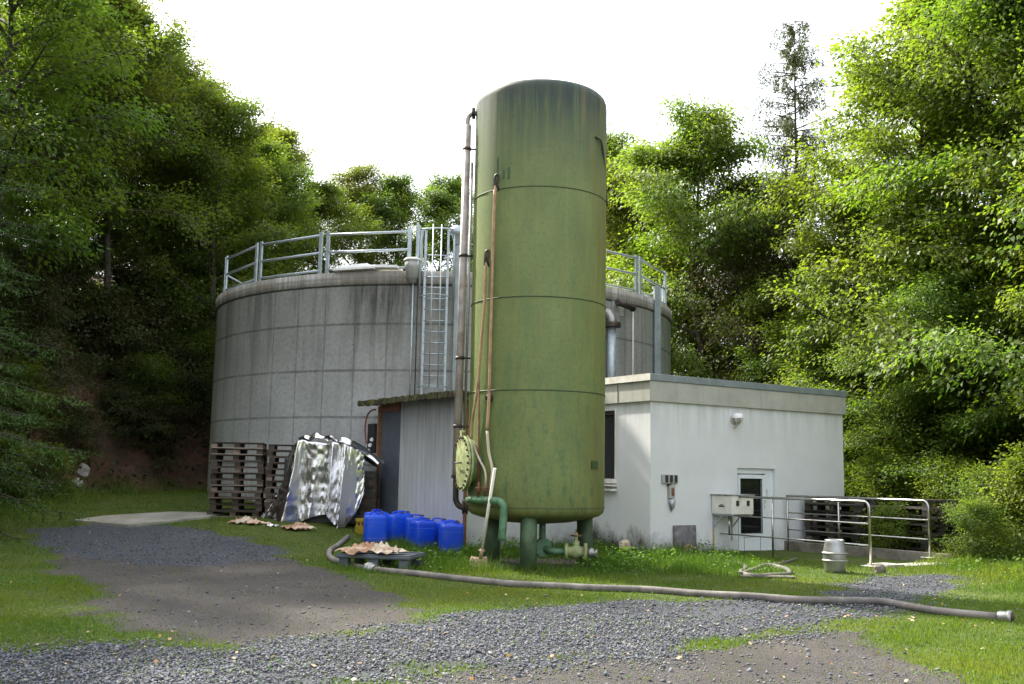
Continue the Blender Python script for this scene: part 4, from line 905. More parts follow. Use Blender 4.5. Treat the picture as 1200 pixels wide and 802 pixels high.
# reveal
R_ = -.16
mb.add([fac(DS0, 0, DB), fac(DS0, R_, DB), fac(DS0, R_, DT), fac(DS0, 0, DT)], [(0, 1, 2, 3)]); mb.add([fac(DS1, 0, DB), fac(DS1, R_, DB), fac(DS1, R_, DT), fac(DS1, 0, DT)], [(0, 1, 2, 3)]); mb.add([fac(DS0, 0, DT), fac(DS0, R_, DT), fac(DS1, R_, DT), fac(DS1, 0, DT)], [(0, 1, 2, 3)]); mb.add([fac(DS0, 0, DB), fac(DS0, R_, DB), fac(DS1, R_, DB), fac(DS1, 0, DB)], [(0, 1, 2, 3)])
W0, W1, WZ0, WZ1 = 1.13, 2.6, 1.50, 3.04
for a, b, c, d in ((0, W0, bz, HP+.2), (W1, LD, bz, HP+.2), (W0, W1, WZ1, HP+.2), (W0, W1, bz, WZ0)): quadwall(mb, lef, a, b, c, d)
for (sa, za, sb_, zb_) in ((W0, WZ0, W0, WZ1), (W1, WZ0, W1, WZ1), (W0, WZ1, W1, WZ1), (W0, WZ0, W1, WZ0)): mb.add([lef(sa, 0, za), lef(sa, -.14, za), lef(sb_, -.14, zb_), lef(sb_, 0, zb_)], [(0, 1, 2, 3)])
p0, p1, p2 = fac(LW, 0, bz), fac(LW, -LD, bz), lef(LD, 0, bz)
mb.add([p0, p1, p1+Vector((0, 0, HP+.2-bz)), p0+Vector((0, 0, HP+.2-bz))], [(0, 1, 2, 3)]); mb.add([p2, p1, p1+Vector((0, 0, HP+.2-bz)), p2+Vector((0, 0, HP+.2-bz))], [(0, 1, 2, 3)])
mb.build('wall', 'render', wb)
# parapet and cap (built as closed rings round the roof)
def ring(mb, off, off_in, z0, z1):
    def cor(o): return [fac(-o, o, 0), fac(LW+o, o, 0), fac(LW+o, -LD-o, 0), fac(-o, -LD-o, 0)]
    a = cor(off); b = cor(off_in); v = []
    for z in (z0, z1):
        v += [Vector((p.x, p.y, z)) for p in a]+[Vector((p.x, p.y, z)) for p in b]
    f = []
    for i in range(4):
        j = (i+1) % 4; f += [(i, j, 8+j, 8+i), (4+i, 12+i, 12+j, 4+j), (i, 4+i, 4+j, j), (8+i, 8+j, 12+j, 12+i)]
    mb.add(v, f)
mb = MB(); ring(mb, .06, -.30, HP, HC0); mb.build('parapet', 'parapet', wb, .006)
mb = MB(); ring(mb, .085, -.34, HC0+.004, HC1); mb.build('parapet_cap', 'zinc', wb, .008)
mb = MB(); 
mb.box(lef(1.5, .095, (HC0+HC1)/2+.002), (3.2, .012, HC1-HC0-.004), Vector((eL[0], eL[1], 0))); mb.build('cap_painted_sun', 'white_metal', wb)  # cream strip paints sunlight onto the left face of the zinc cap
mb = MB().box(lef(1.0, .064, (HP+HC0)/2), (.012, .01, HC0-HP-.01), Vector((eL[0], eL[1], 0))); mb.build('board_joint', 'seal', wb)
mb = MB(); mb.add([fac(.3, -.3, HC0-.1), fac(LW-.3, -.3, HC0-.1), fac(LW-.3, -LD+.3, HC0-.1), fac(.3, -LD+.3, HC0-.1)], [(0, 1, 2, 3)]); mb.build('roof', 'iron', wb)
X3 = Vector((eR[0], eR[1], 0)); L3 = Vector((eL[0], eL[1], 0))
# door
fr = MB(); w_ = .085
for s in (DS0+w_/2, DS1-w_/2-.16): fr.box(fac(s, -.10, (DB+DT)/2), (w_, .07, DT-DB-.002), X3)
fr.box(fac((DS0+DS1-.16)/2, -.10, DT-.06), (DS1-DS0-.16-2*w_-.002, .07, .12), X3).box(fac(DS1-.08, -.10, (DB+DT)/2), (.158, .05, DT-DB-.004), X3)
df = fr.build('door_frame', 'door', wb, .006)
a, b = DS0+w_+.01, DS1-.16-w_-.01; dl = MB(); g0, g1 = .38, 1.60
dl.box(fac(a+.03, -.085, (DB+DT-.13)/2), (.06, .06, DT-.14-DB-.03), X3).box(fac(b-.06, -.085, (DB+DT-.13)/2), (.12, .06, DT-.14-DB-.03), X3)
dl.box(fac((a+b)/2-.03, -.085, (DB+.02+g0)/2), (b-a-.184, .058, g0-DB-.02), X3).box(fac((a+b)/2-.03, -.085, (g1+DT-.14)/2), (b-a-.184, .058, DT-.14-g1), X3)
dlo = dl.build('door', 'door', wb, .005)
MB().box(fac((a+b)/2-.03, -.095, (g0+g1)/2), (b-a-.18, .012, g1-g0), X3).build('door_pane', 'glass', dlo)
sl = MB(); 
for (s, z, ww, hh) in ((a+.067, (g0+g1)/2, .014, g1-g0), (b-.127, (g0+g1)/2, .014, g1-g0), ((a+b)/2-.01, g0+.007, b-a-.25, .014), ((a+b)/2-.01, g1-.007, b-a-.25, .014)): sl.box(fac(s, -.052, z), (ww, .01, hh), X3)
for z, s, ww, hh in ((.30, (a+b)/2-.01, b-a-.26, .008), (.12, b-.19, .008, .36), (.12, a+.16, .008, .36)): sl.box(fac(s, -.053, z), (ww, .006, hh), X3)
sl.build('seal', 'seal', dlo)
MB().box(fac(b-.05, -.035, 1.08), (.035, .03, .22), X3).cyl(fac(b-.05, .02, 1.12), fac(b-.16, .02, 1.12), .011, 8).cyl(fac(b-.05, -.04, 1.12), fac(b-.05, .02, 1.12), .011, 8).box(fac(b+.03, -.035, 1.30), (.03, .04, .12), X3).build('handle', 'white_metal', dlo)
MB().box(fac((DS0+DS1)/2, .03, DB-.03), (DS1-DS0+.1, .36, .06), X3).build('threshold', 'slab', wb, .008)
# window with shutter box and sill
wf = MB()
for s in (W0+.035, W1-.035): wf.box(lef(s, -.10, (WZ0+WZ1)/2), (.07, .06, WZ1-WZ0-.004), L3)
wf.box(lef((W0+W1)/2, -.10, WZ1-.10), (W1-W0-.144, .06, .05), L3).box(lef((W0+W1)/2, -.10, WZ0+.1), (W1-W0-.144, .06, .10), L3)
wo = wf.build('window', 'seal', wb, .004)
MB().box(lef((W0+W1)/2, -.11, (WZ0+WZ1)/2), (W1-W0-.1, .012, WZ1-WZ0-.1), L3).build('pane', 'glass', wo)
MB().box(lef((W0+W1)/2, -.05, WZ1-.05), (W1-W0-.01, .06, .07), L3).build('shutter_box', 'iron', wo)
MB().box(lef(W0+.012, .008, (WZ0+WZ1)/2+.05), (.03, .02, WZ1-WZ0), L3).build('edge_trim', 'white_metal', wo)
MB().box(lef((W0+W1)/2, .02, WZ0-.01), (W1-W0+.04, .16, .10), L3).box(lef((W0+W1)/2, .05, WZ0-.105), (W1-W0+.10, .22, .035), L3).box(lef((W0+W1)/2, .04, WZ0-.20), (W1-W0+.08, .20, .05), L3).build('sill', 'white_metal', wo, .006)
# wall lamp
p = fac(2.47, .12, 2.93); wl = thing('wall_lamp', tuple(p), 'round white wall lamp high above the door of the white building', 'lamp')
MB().lathe(p, [(.13, 0), (.13, .05), (.11, .09), (.06, .115), (.01, .12)], 24).build('shade', 'lamp_white', wl)
MB().lathe(p, [(.115, -.005), (.10, -.06), (.07, -.10), (.01, -.12)], 20).build('globe', 'plastic_grey', wl)
for k in range(6): a = k*PI/3; MB().tube([p+Vector((math.cos(a)*.135, math.sin(a)*.135, 0)), p+Vector((math.cos(a)*.115, math.sin(a)*.115, -.08)), p+Vector((0, 0, -.15))], .008, 5).build('cage_wire', 'white_metal', wl)
MB().cyl(p+Vector((0, 0, -.13)), fac(2.47, .0, 2.76), .022, 8).lathe(fac(2.47, .0, 2.76), [(.05, 0), (.05, .03), (.01, .035)], 12, tuple(-L3)).build('bracket', 'white_metal', wl)
# wall fittings: switches, meter, wires
sw = thing('switch_row', tuple(fac(.52, .02, 1.55)), 'row of three small black and white switches on the white wall', 'switches')
MB().box(fac(.52, .025, 1.56), (.44, .05, .19), X3).build('back_box', 'plastic_grey', sw, .01)
for k in range(3): MB().box(fac(.41+.13*k, .06, 1.565), (.065, .03, .15), X3).build('switch', 'dark_plastic', sw, .006)
MB().box(fac(.50, .03, 1.43), (.10, .05, .05), X3).build('junction', 'dark_plastic', sw, .005)
sw = thing('meter_box', tuple(fac(.55, .02, 1.3)), 'small rusty beige meter box under the row of switches', 'meter box')
MB().box(fac(.55, .04, 1.29), (.15, .08, .28), X3).build('case', 'plastic_grey', sw, .01); MB().box(fac(.56, .085, 1.29), (.07, .02, .16), X3).build('front', 'rust_pipe', sw, .004)
sw = thing('tap', tuple(fac(.57, .02, 1.02)), 'small grey tap fitting with dangling wire below the meter box', 'tap')
MB().lathe(fac(.57, .03, 1.06), [(.01, .08), (.09, .07), (.07, -.05), (.03, -.14), (.01, -.18)], 12).build('body', 'galv', sw); MB().tube(bez([fac(.5, .03, 1.1), fac(.51, .06, 1.0), fac(.56, .05, .93), fac(.62, .05, .98), fac(.60, .04, 1.08)], 5), .012, 6).build('wire', 'iron', sw)
# metal cabinet on wall brackets
cb = thing('control_cabinet', tuple(fac(2.1, .3, .80)), 'light metal control cabinet on wall brackets beside the door', 'cabinet')
MB().box(fac(2.08, .32, 1.03), (.66, .60, .40), X3).build('case', 'white_metal', cb, .012)
MB().box(fac(2.08, .32, 1.245), (.72, .66, .018), X3).build('lid', 'plastic_grey', cb, .004)
MB().box(fac(1.745, .32, 1.0), (.006, .16, .03), X3).box(fac(1.745, .32, 1.035), (.008, .10, .01), X3).build('handle', 'dark_plastic', cb)
for k in (0, 1): MB().box(fac(1.92+.32*k, .626, 1.07), (.08, .012, .11), X3).build('socket', 'blue' if 0 else 'dark_plastic', cb)
for n_ in (1.80, 2.36):
    MB().box(fac(n_, .015, .55), (.03, .03, .62), X3).box(fac(n_, .31, .815), (.03, .60, .03), X3).box(fac(n_, .16, .66), (.025, .02, .44), X3, az=(Vector((0, 0, 1))*.28-L3*.28)).build('bracket', 'galv', cb)
MB().cyl(fac(1.79, .03, -.1), fac(1.79, .03, .5), .012, 6).build('earth_wire', 'yellow', cb)
# stone slab set against the wall + stones
o = MB().box(fac(.93, .05, .25), (.62, .06, .68), X3, az=Vector((0, 0, 1))+L3*.04).build('stone_slab', 'slate_stone', None, .008, origin=tuple(fac(.93, .05, -.05))); tag(o, 'rough grey stone slab leaning on the foot of the white wall', 'slab')
def rock(c, r, seed, sq=.6):
    rr = np.random.default_rng(seed); bm = bmesh.new(); bmesh.ops.create_icosphere(bm, subdivisions=2, radius=1)
    mb = MB(); v = []; 
    for q in bm.verts: n = 1+rr.normal(0, .10)+.15*math.sin(q.co.x*3+seed)+.12*math.sin(q.co.y*4+seed*2); v.append((c[0]+q.co.x*r*n, c[1]+q.co.y*r*n*.8, c[2]+q.co.z*r*n*sq))
    f = [tuple(x.index for x in p.verts) for p in bm.faces]; bm.verts.index_update(); bm.free(); mb.add(v, f, False); return mb
p = fac(.93, .22, .12); tag(rock(p, .15, 3, .5).build('stone', 'tan_stone', None, origin=tuple(p)), 'tan stone lying against the grey slab at the white wall', 'stone')
p = fac(.80, .26, .05); tag(rock(p, .11, 5, .7).build('stone', 'slab', None, origin=tuple(p)), 'pale grey stone left of the tan stone at the slab', 'stone')
p = fac(1.12, .26, .06); tag(rock(p, .12, 8, .7).build('stone', 'slate_stone', None, origin=tuple(p)), 'dark grey stone right of the tan stone at the slab', 'stone')
p = lef(.42, .35, .16); tag(rock(p, .13, 12, 1.1).build('stone', 'cream_paper', None, origin=tuple(p)), 'pale reddish stone at the left foot of the building corner', 'stone')

# ============================================================ RAMP, RAILINGS, KEG
# ramp surface and kerb
mb = MB(); mb.box(fac(3.02, 2.05, -.05), (2.0, 3.8, .06), X3); o = mb.build('ramp', 'kerb', None, .01); tag(o, None, None, kind='structure')
o = MB().box(fac(4.12, 2.0, .03), (.14, 4.3, .34), X3).build('low_kerb_wall', 'kerb', None, .015, origin=tuple(fac(4.1, 2, -.1))); tag(o, 'low mossy concrete kerb wall under the rear ramp railing', 'kerb')
def railing(s, n0, n1, zb_, ht, lab, posts, lows):
    t_ = thing('ramp_railing', tuple(fac(s, n1, zb_)), lab, 'railing'); z1 = zb_+ht; r = .026; rad = .12
    pts = [fac(s, n0, z1)]+[fac(s, n1-rad+rad*math.sin(a), z1-rad+rad*math.cos(a)) for a in np.linspace(0, PI/2, 7)]+[fac(s, n1, zb_)]
    MB().tube(pts, r, 14).build('handrail', 'steel', t_)
    for z in lows: MB().cyl(fac(s, n0, z), fac(s, n1, z), .015, 10).build('rail', 'steel', t_)
    for n_ in posts: MB().cyl(fac(s, n_, zb_-.1), fac(s, n_, z1), .021, 10).build('post', 'steel', t_)
    MB().box(fac(s, n1, zb_+.006), (.26, .26, .012), X3).build('base_plate', 'white_metal', t_)
    return t_
fr_ = railing(1.97, .05, 3.93, 0.02, 1.19, 'front stainless steel ramp railing beside the metal cabinet', [1.55], (.80, .40))
MB().cyl(fac(1.97, .32, .38), fac(1.97, .32, .83), .021, 10).build('post', 'steel', fr_)
railing(4.05, .10, 3.75, .10, 1.12, 'rear stainless steel ramp railing in front of the stacked pallets', [.12, 1.55], (.84, .46))
tag(MB().box(fac(2.25, 4.05, .03), (.5, .45, .07), X3).build('paving_slab', 'slab', None, .01, origin=tuple(fac(2.2, 4.0, 0))), 'pale paving slab at the foot of the front railing post', 'slab')
tag(MB().box(fac(3.2, 4.15, .01), (1.2, .40, .07), X3).build('paving_slab', 'slab', None, .01, origin=tuple(fac(3.1, 4.1, 0))), 'long grey paving slab across the foot of the ramp', 'slab')
kx = G(982, 672); kx = Vector((kx[0], kx[1]+.15, kx[2]-.02)); ks = .92
kg = thing('beer_keg', tuple(kx), 'dented steel beer keg standing in the grass before the front railing', 'keg')
pk = [(.01, .03), (.15, .03), (.165, .0), (.175, .0), (.183, .08), (.195, .17), (.203, .22), (.205, .38), (.200, .41), (.188, .48), (.172, .56), (.168, .625), (.160, .635), (.152, .625), (.148, .57), (.01, .575)]
MB().lathe(kx, [(a*.98, b*ks) for a, b in pk], 40).build('body', 'keg', kg)
for z0_, z1_ in ((.225, .27), (.36, .405)): MB().lathe(kx, [(.195, z0_*ks), (.218, (z0_+.015)*ks), (.218, (z1_-.015)*ks), (.195, z1_*ks)], 40).build('rolling_ring', 'keg_band', kg)
MB().lathe(kx+Vector((0, 0, .57*ks)), [(.04, 0), (.04, .02), (.025, .03), (.01, .03)], 16).build('fitting', 'iron', kg)

# ============================================================ SHED
zS = 3.24; sh = thing('metal_shed', (S0[0], S0[1], 0), 'low lean-to shed of grey metal sheets with a mossy roof edge and dark door', 'shed')
mb = MB(); n = 60; v = []
for k in range(n+1):
    s = 3.05*k/n; rel = .006 if (k % 4) in (1, 2) else 0
    v += [shd(s, rel, -.02), shd(s, rel, zS)]
mb.add(v, [(2*k, 2*k+2, 2*k+3, 2*k+1) for k in range(n)]); mb.build('wall', 'panel_wall', sh)
e0 = shd(0, 0, 0); e1 = e0+X3*3.15; mb = MB(); mb.add([e0, e1, e1+Vector((0, 0, zS)), e0+Vector((0, 0, zS))], [(0, 1, 2, 3)]); mb.build('side_wall', 'panel_wall', sh); mb = MB()
b0 = shd(4.1, 0, 0); b1 = b0+X3*3.1; mb.add([b0, b1, b1+Vector((0, 0, zS)), b0+Vector((0, 0, zS))], [(0, 1, 2, 3)]); mb.build('side_wall', 'panel_wall', sh)
MB().box(shd(-.02, .02, zS/2-.05), (.06, .06, zS-.1), L3).build('corner_post', 'rust_pipe', sh)
MB().box(shd(3.56, -.03, 1.55), (.96, .05, 3.0), L3).build('door', 'dark_door', sh, .004)
MB().box(shd(3.56, .02, 3.14), (1.0, .05, .18), L3).build('door_lintel', 'rust_pipe', sh)
MB().box(shd(4.12, .02, 1.6), (.06, .08, 3.2), L3).build('door_post', 'orange_wood', sh)
MB().cyl(shd(4.05, .07, 1.5), shd(4.05, .07, 1.75), .02, 8).build('door_pull', 'iron', sh)
# roof with wavy mossy edge
rp = [shd(-.3, .30), shd(4.75, .30), shd(4.35, -.8), shd(4.0, -3.0), shd(-.3, -3.1)]
mb = MB(); v = [Vector((p.x, p.y, zS)) for p in rp]+[Vector((p.x, p.y, zS+.07)) for p in rp]; mb.add(v, [(0, 1, 2, 3, 4), (5, 6, 7, 8, 9), (0, 1, 6, 5), (1, 2, 7, 6), (2, 3, 8, 7), (3, 4, 9, 8), (4, 0, 5, 9)]); mb.build('roof', 'iron', sh)
rr = np.random.default_rng(5); mb = MB(); prev = None
for k in range(90):
    s = -.3+5.05*k/90; hh = .10+.05*rr.random(); mb.box(shd(s+.028, .30+.02*rr.random(), zS+.03+rr.normal(0, .006)), (.064, .05+.02*rr.random(), hh), L3+Vector((0, 0, rr.normal(0, .05))))
mb.build('mossy_edge', 'mossy', sh)
tag(MB().cyl(shd(3.6, .2, zS+.2), shd(3.55, .2, zS+.0), .01, 5).build('cable_stub', 'iron', None, origin=tuple(shd(3.6, .2, zS))), 'short cable stub above the shed roof edge', 'cable') if False else None
# electric box by the shed with red cable
p = shd(4.45, .05, 2.42); eb = thing('electric_box', tuple(p), 'black electrical box with white plugs on a bracket left of the shed door', 'electrical box')
MB().box(p, (.34, .10, .72), L3).build('case', 'dark_plastic', eb, .01); MB().box(p+Vector((0, 0, -.42)), (.42, .22, .035), L3).build('shelf', 'galv', eb)
for k in range(3): MB().cyl(p+Vector((-.06+.04*k, -.06, -.30+.14*k)), p+Vector((-.07+.04*k, -.18, -.32+.14*k)), .045, 10).build('plug', 'lamp_white', eb)
pts = [shd(4.2, .10, 3.12), shd(4.4, .12, 3.10), shd(4.62, .12, 2.98), shd(4.72, .12, 2.72), shd(4.68, .12, 2.45), shd(4.62, .12, 2.3)]
tag(MB().tube(bez(pts, 6), .02, 8).build('red_hose', 'red_cable', None, origin=tuple(pts[-1])), 'reddish cable looping from the shed roof to the electrical box', 'cable')
# crates and clutter near the shed door
def crate(px, py, Yc, lab, rot, sc_=1.0):
    p = D(px, py, Yc); z = float(terrain(p[0], Yc)); t_ = thing('bottle_crate', (p[0], Yc, z), lab, 'crate', rz=rot); mat_ = 'yellow'
    L_, W_, H_ = .40*sc_, .30*sc_, .30*sc_; ca, sa = math.cos(rot), math.sin(rot); ax = Vector((ca, sa, 0)); ay = Vector((-sa, ca, 0)); b = Vector((p[0], Yc, z))
    mb = MB()
    for s in (-1, 1):
        for zz, hh in ((.08, .16), (.27, .06)):
            mb.box(b+ay*s*W_/2+Vector((0, 0, zz*sc_)), (L_, .015, hh*sc_), ax); mb.box(b+ax*s*L_/2+Vector((0, 0, zz*sc_)), (.015, W_-.034, hh*sc_), ax)
        for u in (-1, 1): mb.box(b+ay*s*(W_/2-.03)+ax*u*(L_/2-.035)+Vector((0, 0, .15*sc_)), (.035, .03, .26*sc_), ax)
    mb.box(b+Vector((0, 0, .012)), (L_-.04, W_-.04, .02), ax); mb.build('frame', mat_, t_, .004)
    mb = MB()
    for i in range(4):
        for j in range(3): mb.lathe(b+ax*(i-1.5)*.09*sc_+ay*(j-1)*.09*sc_+Vector((0, 0, .03)), [(.03, 0), (.03, .14), (.013, .2), (.013, .24), (.001, .24)], 8)
    mb.build('bottles', 'rust_pipe', t_)
crate(431, 603, 23.4, 'yellow bottle crate standing by the shed door behind the blue canisters', .45, 1.15)

# ============================================================ PALLETS
PAL = {}
def make_pallet(key, m, L=1.2, W=.8, H=.144):
    r = bpy.data.objects.new('wooden_pallet', None); k = W/.8; hb = .022*H/.144; blk = H-3*hb; rr = np.random.default_rng(len(PAL)+3); parts = []
    mb = MB(); ys = [-.3275, -.17, 0, .17, .3275]; ws = [.145, .10, .145, .10, .145]
    for y_, w2 in zip(ys, ws): mb.box((rr.normal(0, .004), y_*k, H-hb/2), (L, w2*k, hb*.98))
    for x_ in (-1, 0, 1): mb.box((x_*(L/2-.0725), 0, H-1.5*hb), (.145, W, hb*.98))
    parts.append(('deck', mb))
    for x_ in (-1, 0, 1):
        for y_ in (-1, 0, 1): parts.append(('block', MB().box((x_*(L/2-.0725), y_*(W/2-.05*k-.005), hb+blk/2), (.14+rr.normal(0, .006), .10*k, blk*.99))))
    for y_ in (-1, 0, 1): parts.append(('skid', MB().box((0, y_*(W/2-.05*k-.005), hb/2), (L, .10*k, hb*.98))))
    PAL[key] = [(n_, p.build(n_, m).data) for n_, p in parts]
    for o in [o for o in C.objects if o.parent is None and o.name.split('.')[0] in ('deck', 'block', 'skid') and o.type == 'MESH']: bpy.data.objects.remove(o)
    bpy.data.objects.remove(r)
make_pallet('a', 'pallet'); make_pallet('b', 'pallet_dark', 1.5, 1.0, .17)
def put_pallet(key, loc, rz, lab, grp, tilt=(0, 0)):
    t_ = thing('wooden_pallet', loc, lab, 'pallet', group=grp); t_.rotation_euler = (tilt[0], tilt[1], rz)
    for n_, d_ in PAL[key]: link(n_, d_, t_)
rr = np.random.default_rng(9); ordn = ['lowest', 'second', 'third', 'fourth', 'fifth', 'sixth', 'seventh', 'eighth', 'ninth', 'tenth', 'eleventh', 'topmost']
px_, Yp = 278, 24.7; p = D(px_, 600, Yp); zg = float(terrain(p[0], Yp))
for k in range(12):
    lab = ('lowest' if k == 0 else 'topmost' if k == 11 else ordn[k]+' from the ground')+' pallet of the tall stack beside the silver foil'
    if k == 0: lab = 'lowest pallet of the tall stack beside the silver foil, half in the grass'
    put_pallet('a', (p[0]+rr.normal(0, .03), Yp+rr.normal(0, .03), zg-.03+k*.1455), .10+rr.normal(0, .035), lab, 'pallets stacked beside the foil')
    if k < 11 : pass
p2 = D(330, 600, Yp+.3)
for k in range(12):
    lab = ('lowest' if k == 0 else 'topmost' if k == 11 else ordn[k]+' from the ground')+' pallet of the stack half hidden behind the silver foil'
    put_pallet('a', (p[0]+1.28+rr.normal(0, .02), Yp+.12+rr.normal(0, .015), zg-.06+k*.1455), .12+rr.normal(0, .035), lab, 'pallets stacked behind the foil')
for si, (s_, n_, lab2, N_) in enumerate(((5.05, .95, 'pallet of the stack nearest the white wall behind the rear railing', 7), (5.15, 2.6, 'pallet of the right hand stack behind the rear railing', 7))):
    b = fac(s_, n_, .03)
    for k in range(N_):
        lab = ('lowest ' if k == 0 else 'topmost ' if k == N_-1 else ordn[k]+' from the ground ')+lab2
        put_pallet('b', (b.x+rr.normal(0, .02), b.y+rr.normal(0, .02), b.z+k*.171), -PI/2-hL*-1*-1+rr.normal(0, .02) if False else math.atan2(-eL[1], -eL[0])+rr.normal(0, .03), lab, 'dark pallets stacked by the ramp')

# ============================================================ FOIL PILE
Yf = 24.1
# columns: top pixel x, bottom pixel x, bottom y, top y, depth offset of the fold crest
cols = [(338, 296, 611, 536, .50), (343, 306, 613, 525, .36), (347, 322, 614, 519, .10), (350, 330, 614, 517, -.12), (356, 347, 614, 515, .06), (360, 350, 612, 517, .18), (372, 360, 608, 518, .10), (384, 372, 604, 520, .24), (389, 382, 603, 519, -.06), (392, 386, 606, 518, -.25), (400, 392, 615, 520, .0), (406, 397, 619, 521, -.22), (413, 404, 618, 524, -.05), (420, 415, 604, 527, .10), (427, 426, 578, 534, .18)]
NU, NV = 169, 60; cc_ = np.array(cols, float); us = np.linspace(0, len(cols)-1, NU)
ci = lambda k: np.interp(us, range(len(cols)), cc_[:, k])
pxt, pxb, pb, pt, dd_ = (ci(k) for k in range(5)); r3 = np.random.default_rng(77); hfn = r3.normal(0, 1, (60, 24))
def crk(i, j):
    a, b = us[i]*4, j/NV*22; i0, j0 = int(a), int(b); return (hfn[i0, j0]*(1-(a-i0))+hfn[i0+1, j0]*(a-i0))*(1-(b-j0))+(hfn[i0, j0+1]*(1-(a-i0))+hfn[i0+1, j0+1]*(a-i0))*(b-j0)
grid = []
for i in range(NU):
    top_ = D(pxt[i], pt[i], Yf); bot = D(pxb[i], pb[i], Yf-.2); row = []
    for j in range(NV):
        v_ = j/(NV-1)
        if v_ < .2:
            w2 = v_/.2; z = top_[2]+.05*math.sin(w2*PI)-.06*abs(math.sin(us[i]*1.3))*w2; y = Yf+.85*(1-w2)+.05; x = top_[0]*(y/Yf)
        else:
            w2 = (v_-.2)/.8; z = top_[2]*(1-w2)+bot[2]*w2; bow = math.sin(w2*PI)*.05; y = Yf-.10-.10*w2**1.2+dd_[i]*(.35+.65*min(1, w2*1.8))-bow*.4; x = top_[0]*(1-w2**1.5)+bot[0]*w2**1.5
        k_ = .008*crk(i, j); row.append((x+k_, y+k_*1.3, z+k_*.5))
    grid.append(row)
v = [q for r_ in grid for q in r_]; f = [(i*NV+j, (i+1)*NV+j, (i+1)*NV+j+1, i*NV+j+1) for i in range(NU-1) for j in range(NV-1)]
fo = thing('foil_cover', (D(365, 612, Yf)[0], Yf, float(terrain(-4.8, Yf))), 'crumpled silver insulation foil draped over a pile beside the pallets', 'foil')
o = MB().add(v, f, True).build('foil_sheet', 'foil', fo)
# loose rolled end of the foil to the right
mb = MB(); v = []; NA, NB = 30, 12
for i in range(NA):
    a = i/(NA-1); c_ = Vector(D(398+46*a, 519+25*a**1.8, Yf-.05+.3*a))
    for j in range(NB): b = j/(NB-1)*2-1; v.append(c_+Vector((.03*b+.08*b*a, -.10+.22*abs(b)*(.6+a)-.1*math.sin(a*7), .10*b*(1-.2*a)+.05*math.cos(b*6+a*5)-.02)))
mb.add(v, [(i*NB+j, (i+1)*NB+j, (i+1)*NB+j+1, i*NB+j+1) for i in range(NA-1) for j in range(NB-1)], True).build('loose_end', 'foil', fo)
v = []
for i in range(NA):
    a = i/(NA-1); c_ = Vector(D(352+44*a, 517-5*math.sin(a*PI)+1*a, Yf+.35))
    for j in range(NB): b = j/(NB-1)*2-1; v.append(c_+Vector((.0, .3*b, .05*math.sin(b*5+a*8)+.05*(1-b*b)+.03*math.sin(a*17))))
MB().add(v, [(i*NB+j, (i+1)*NB+j, (i+1)*NB+j+1, i*NB+j+1) for i in range(NA-1) for j in range(NB-1)], True).build('top_fold', 'foil', fo)
# dark covered pile below
pt0 = D(398, 600, Yf+.45); zg2 = float(terrain(pt0[0], Yf)); 
pl = thing('covered_pile', (pt0[0], Yf+.5, zg2), 'dark block of stored goods under the silver foil', 'stack')
MB().box((pt0[0]-.45, Yf+.62, zg2+.78), (1.75, .85, 1.56), (1, .05, 0)).build('bale', 'dark_plastic', pl, .06, seg=3)
MB().box((pt0[0]+.62, Yf+.75, zg2+.62), (.45, .7, 1.3), (1, .1, 0)).build('bale', 'iron', pl, .05)
for k in range(5): MB().box((pt0[0]+.60, Yf+.38, zg2+.2+.24*k), (.42, .05, .07), (1, .1, 0)).build('board', 'pallet_dark', pl)
def crumple(name, px, py, Yc, w2, d2, h2, m, lab, cat, seed, zoff=0, parent=None, layers=3, zabs=None):
    c_ = D(px, py, Yc); z = (float(terrain(c_[0], Yc)) if zabs is None else zabs)+zoff; r2 = np.random.default_rng(seed)
    t_ = thing(name, (c_[0], Yc, z), lab, cat); 
    for L_ in range(layers):
        n_ = 22; v = []; a0 = r2.random()*6; cx, cy = r2.normal(0, .13*w2), r2.normal(0, .10*d2); sc2 = 1-.18*L_; rot = r2.normal(0, .5)
        hf = r2.normal(0, 1, (13, 13)); 
        for i in range(n_):
            for j in range(n_):
                a = i/(n_-1)*2-1; b = j/(n_-1)*2-1; fi, fj = (a+1)*5.5, (b+1)*3.5; i0, j0 = min(int(fi), 11), min(int(fj), 11); fu, fv = fi-i0, fj-j0
                hh = (hf[i0, j0]*(1-fu)+hf[i0+1, j0]*fu)*(1-fv)+(hf[i0, j0+1]*(1-fu)+hf[i0+1, j0+1]*fu)*fv
                x = a*w2/2*sc2*(1+.12*math.sin(b*4+a0)); y = b*d2/2*sc2*(1+.15*math.sin(a*5+a0)); rr_ = math.sqrt(a*a*.6+b*b*.6)
                zz = max(.006*L_, h2*(.32*(1-rr_)+.20*L_/max(1, layers)*(1-rr_*.8)+.20*hh*(1-rr_*.6)+.12)); X_ = x*math.cos(rot)-y*math.sin(rot); Y_ = x*math.sin(rot)+y*math.cos(rot)
                v.append((c_[0]+cx+X_, Yc+cy+Y_, z+zz))
        MB().add(v, [(i*n_+j, (i+1)*n_+j, (i+1)*n_+j+1, i*n_+j+1) for i in range(n_-1) for j in range(n_-1)]).build('fold', m[L_ % len(m)], t_)
crumple('paper_heap', 291, 606, 23.2, .62, .5, .24, ['paper', 'paper', 'cream_paper'], 'crumpled brown paper sacks at the foot of the left pallet stack', 'paper', 1)
crumple('paper_heap', 348, 609, 22.9, .75, .5, .22, ['paper', 'paper'], 'flattened brown paper sacks in front of the silver foil', 'paper', 2)
crumple('foil_scrap', 318, 613, 23.0, .3, .3, .10, ['foil'], 'small scrap of silver foil on the grass at the left foot of the foil cover', 'foil', 4, layers=1)

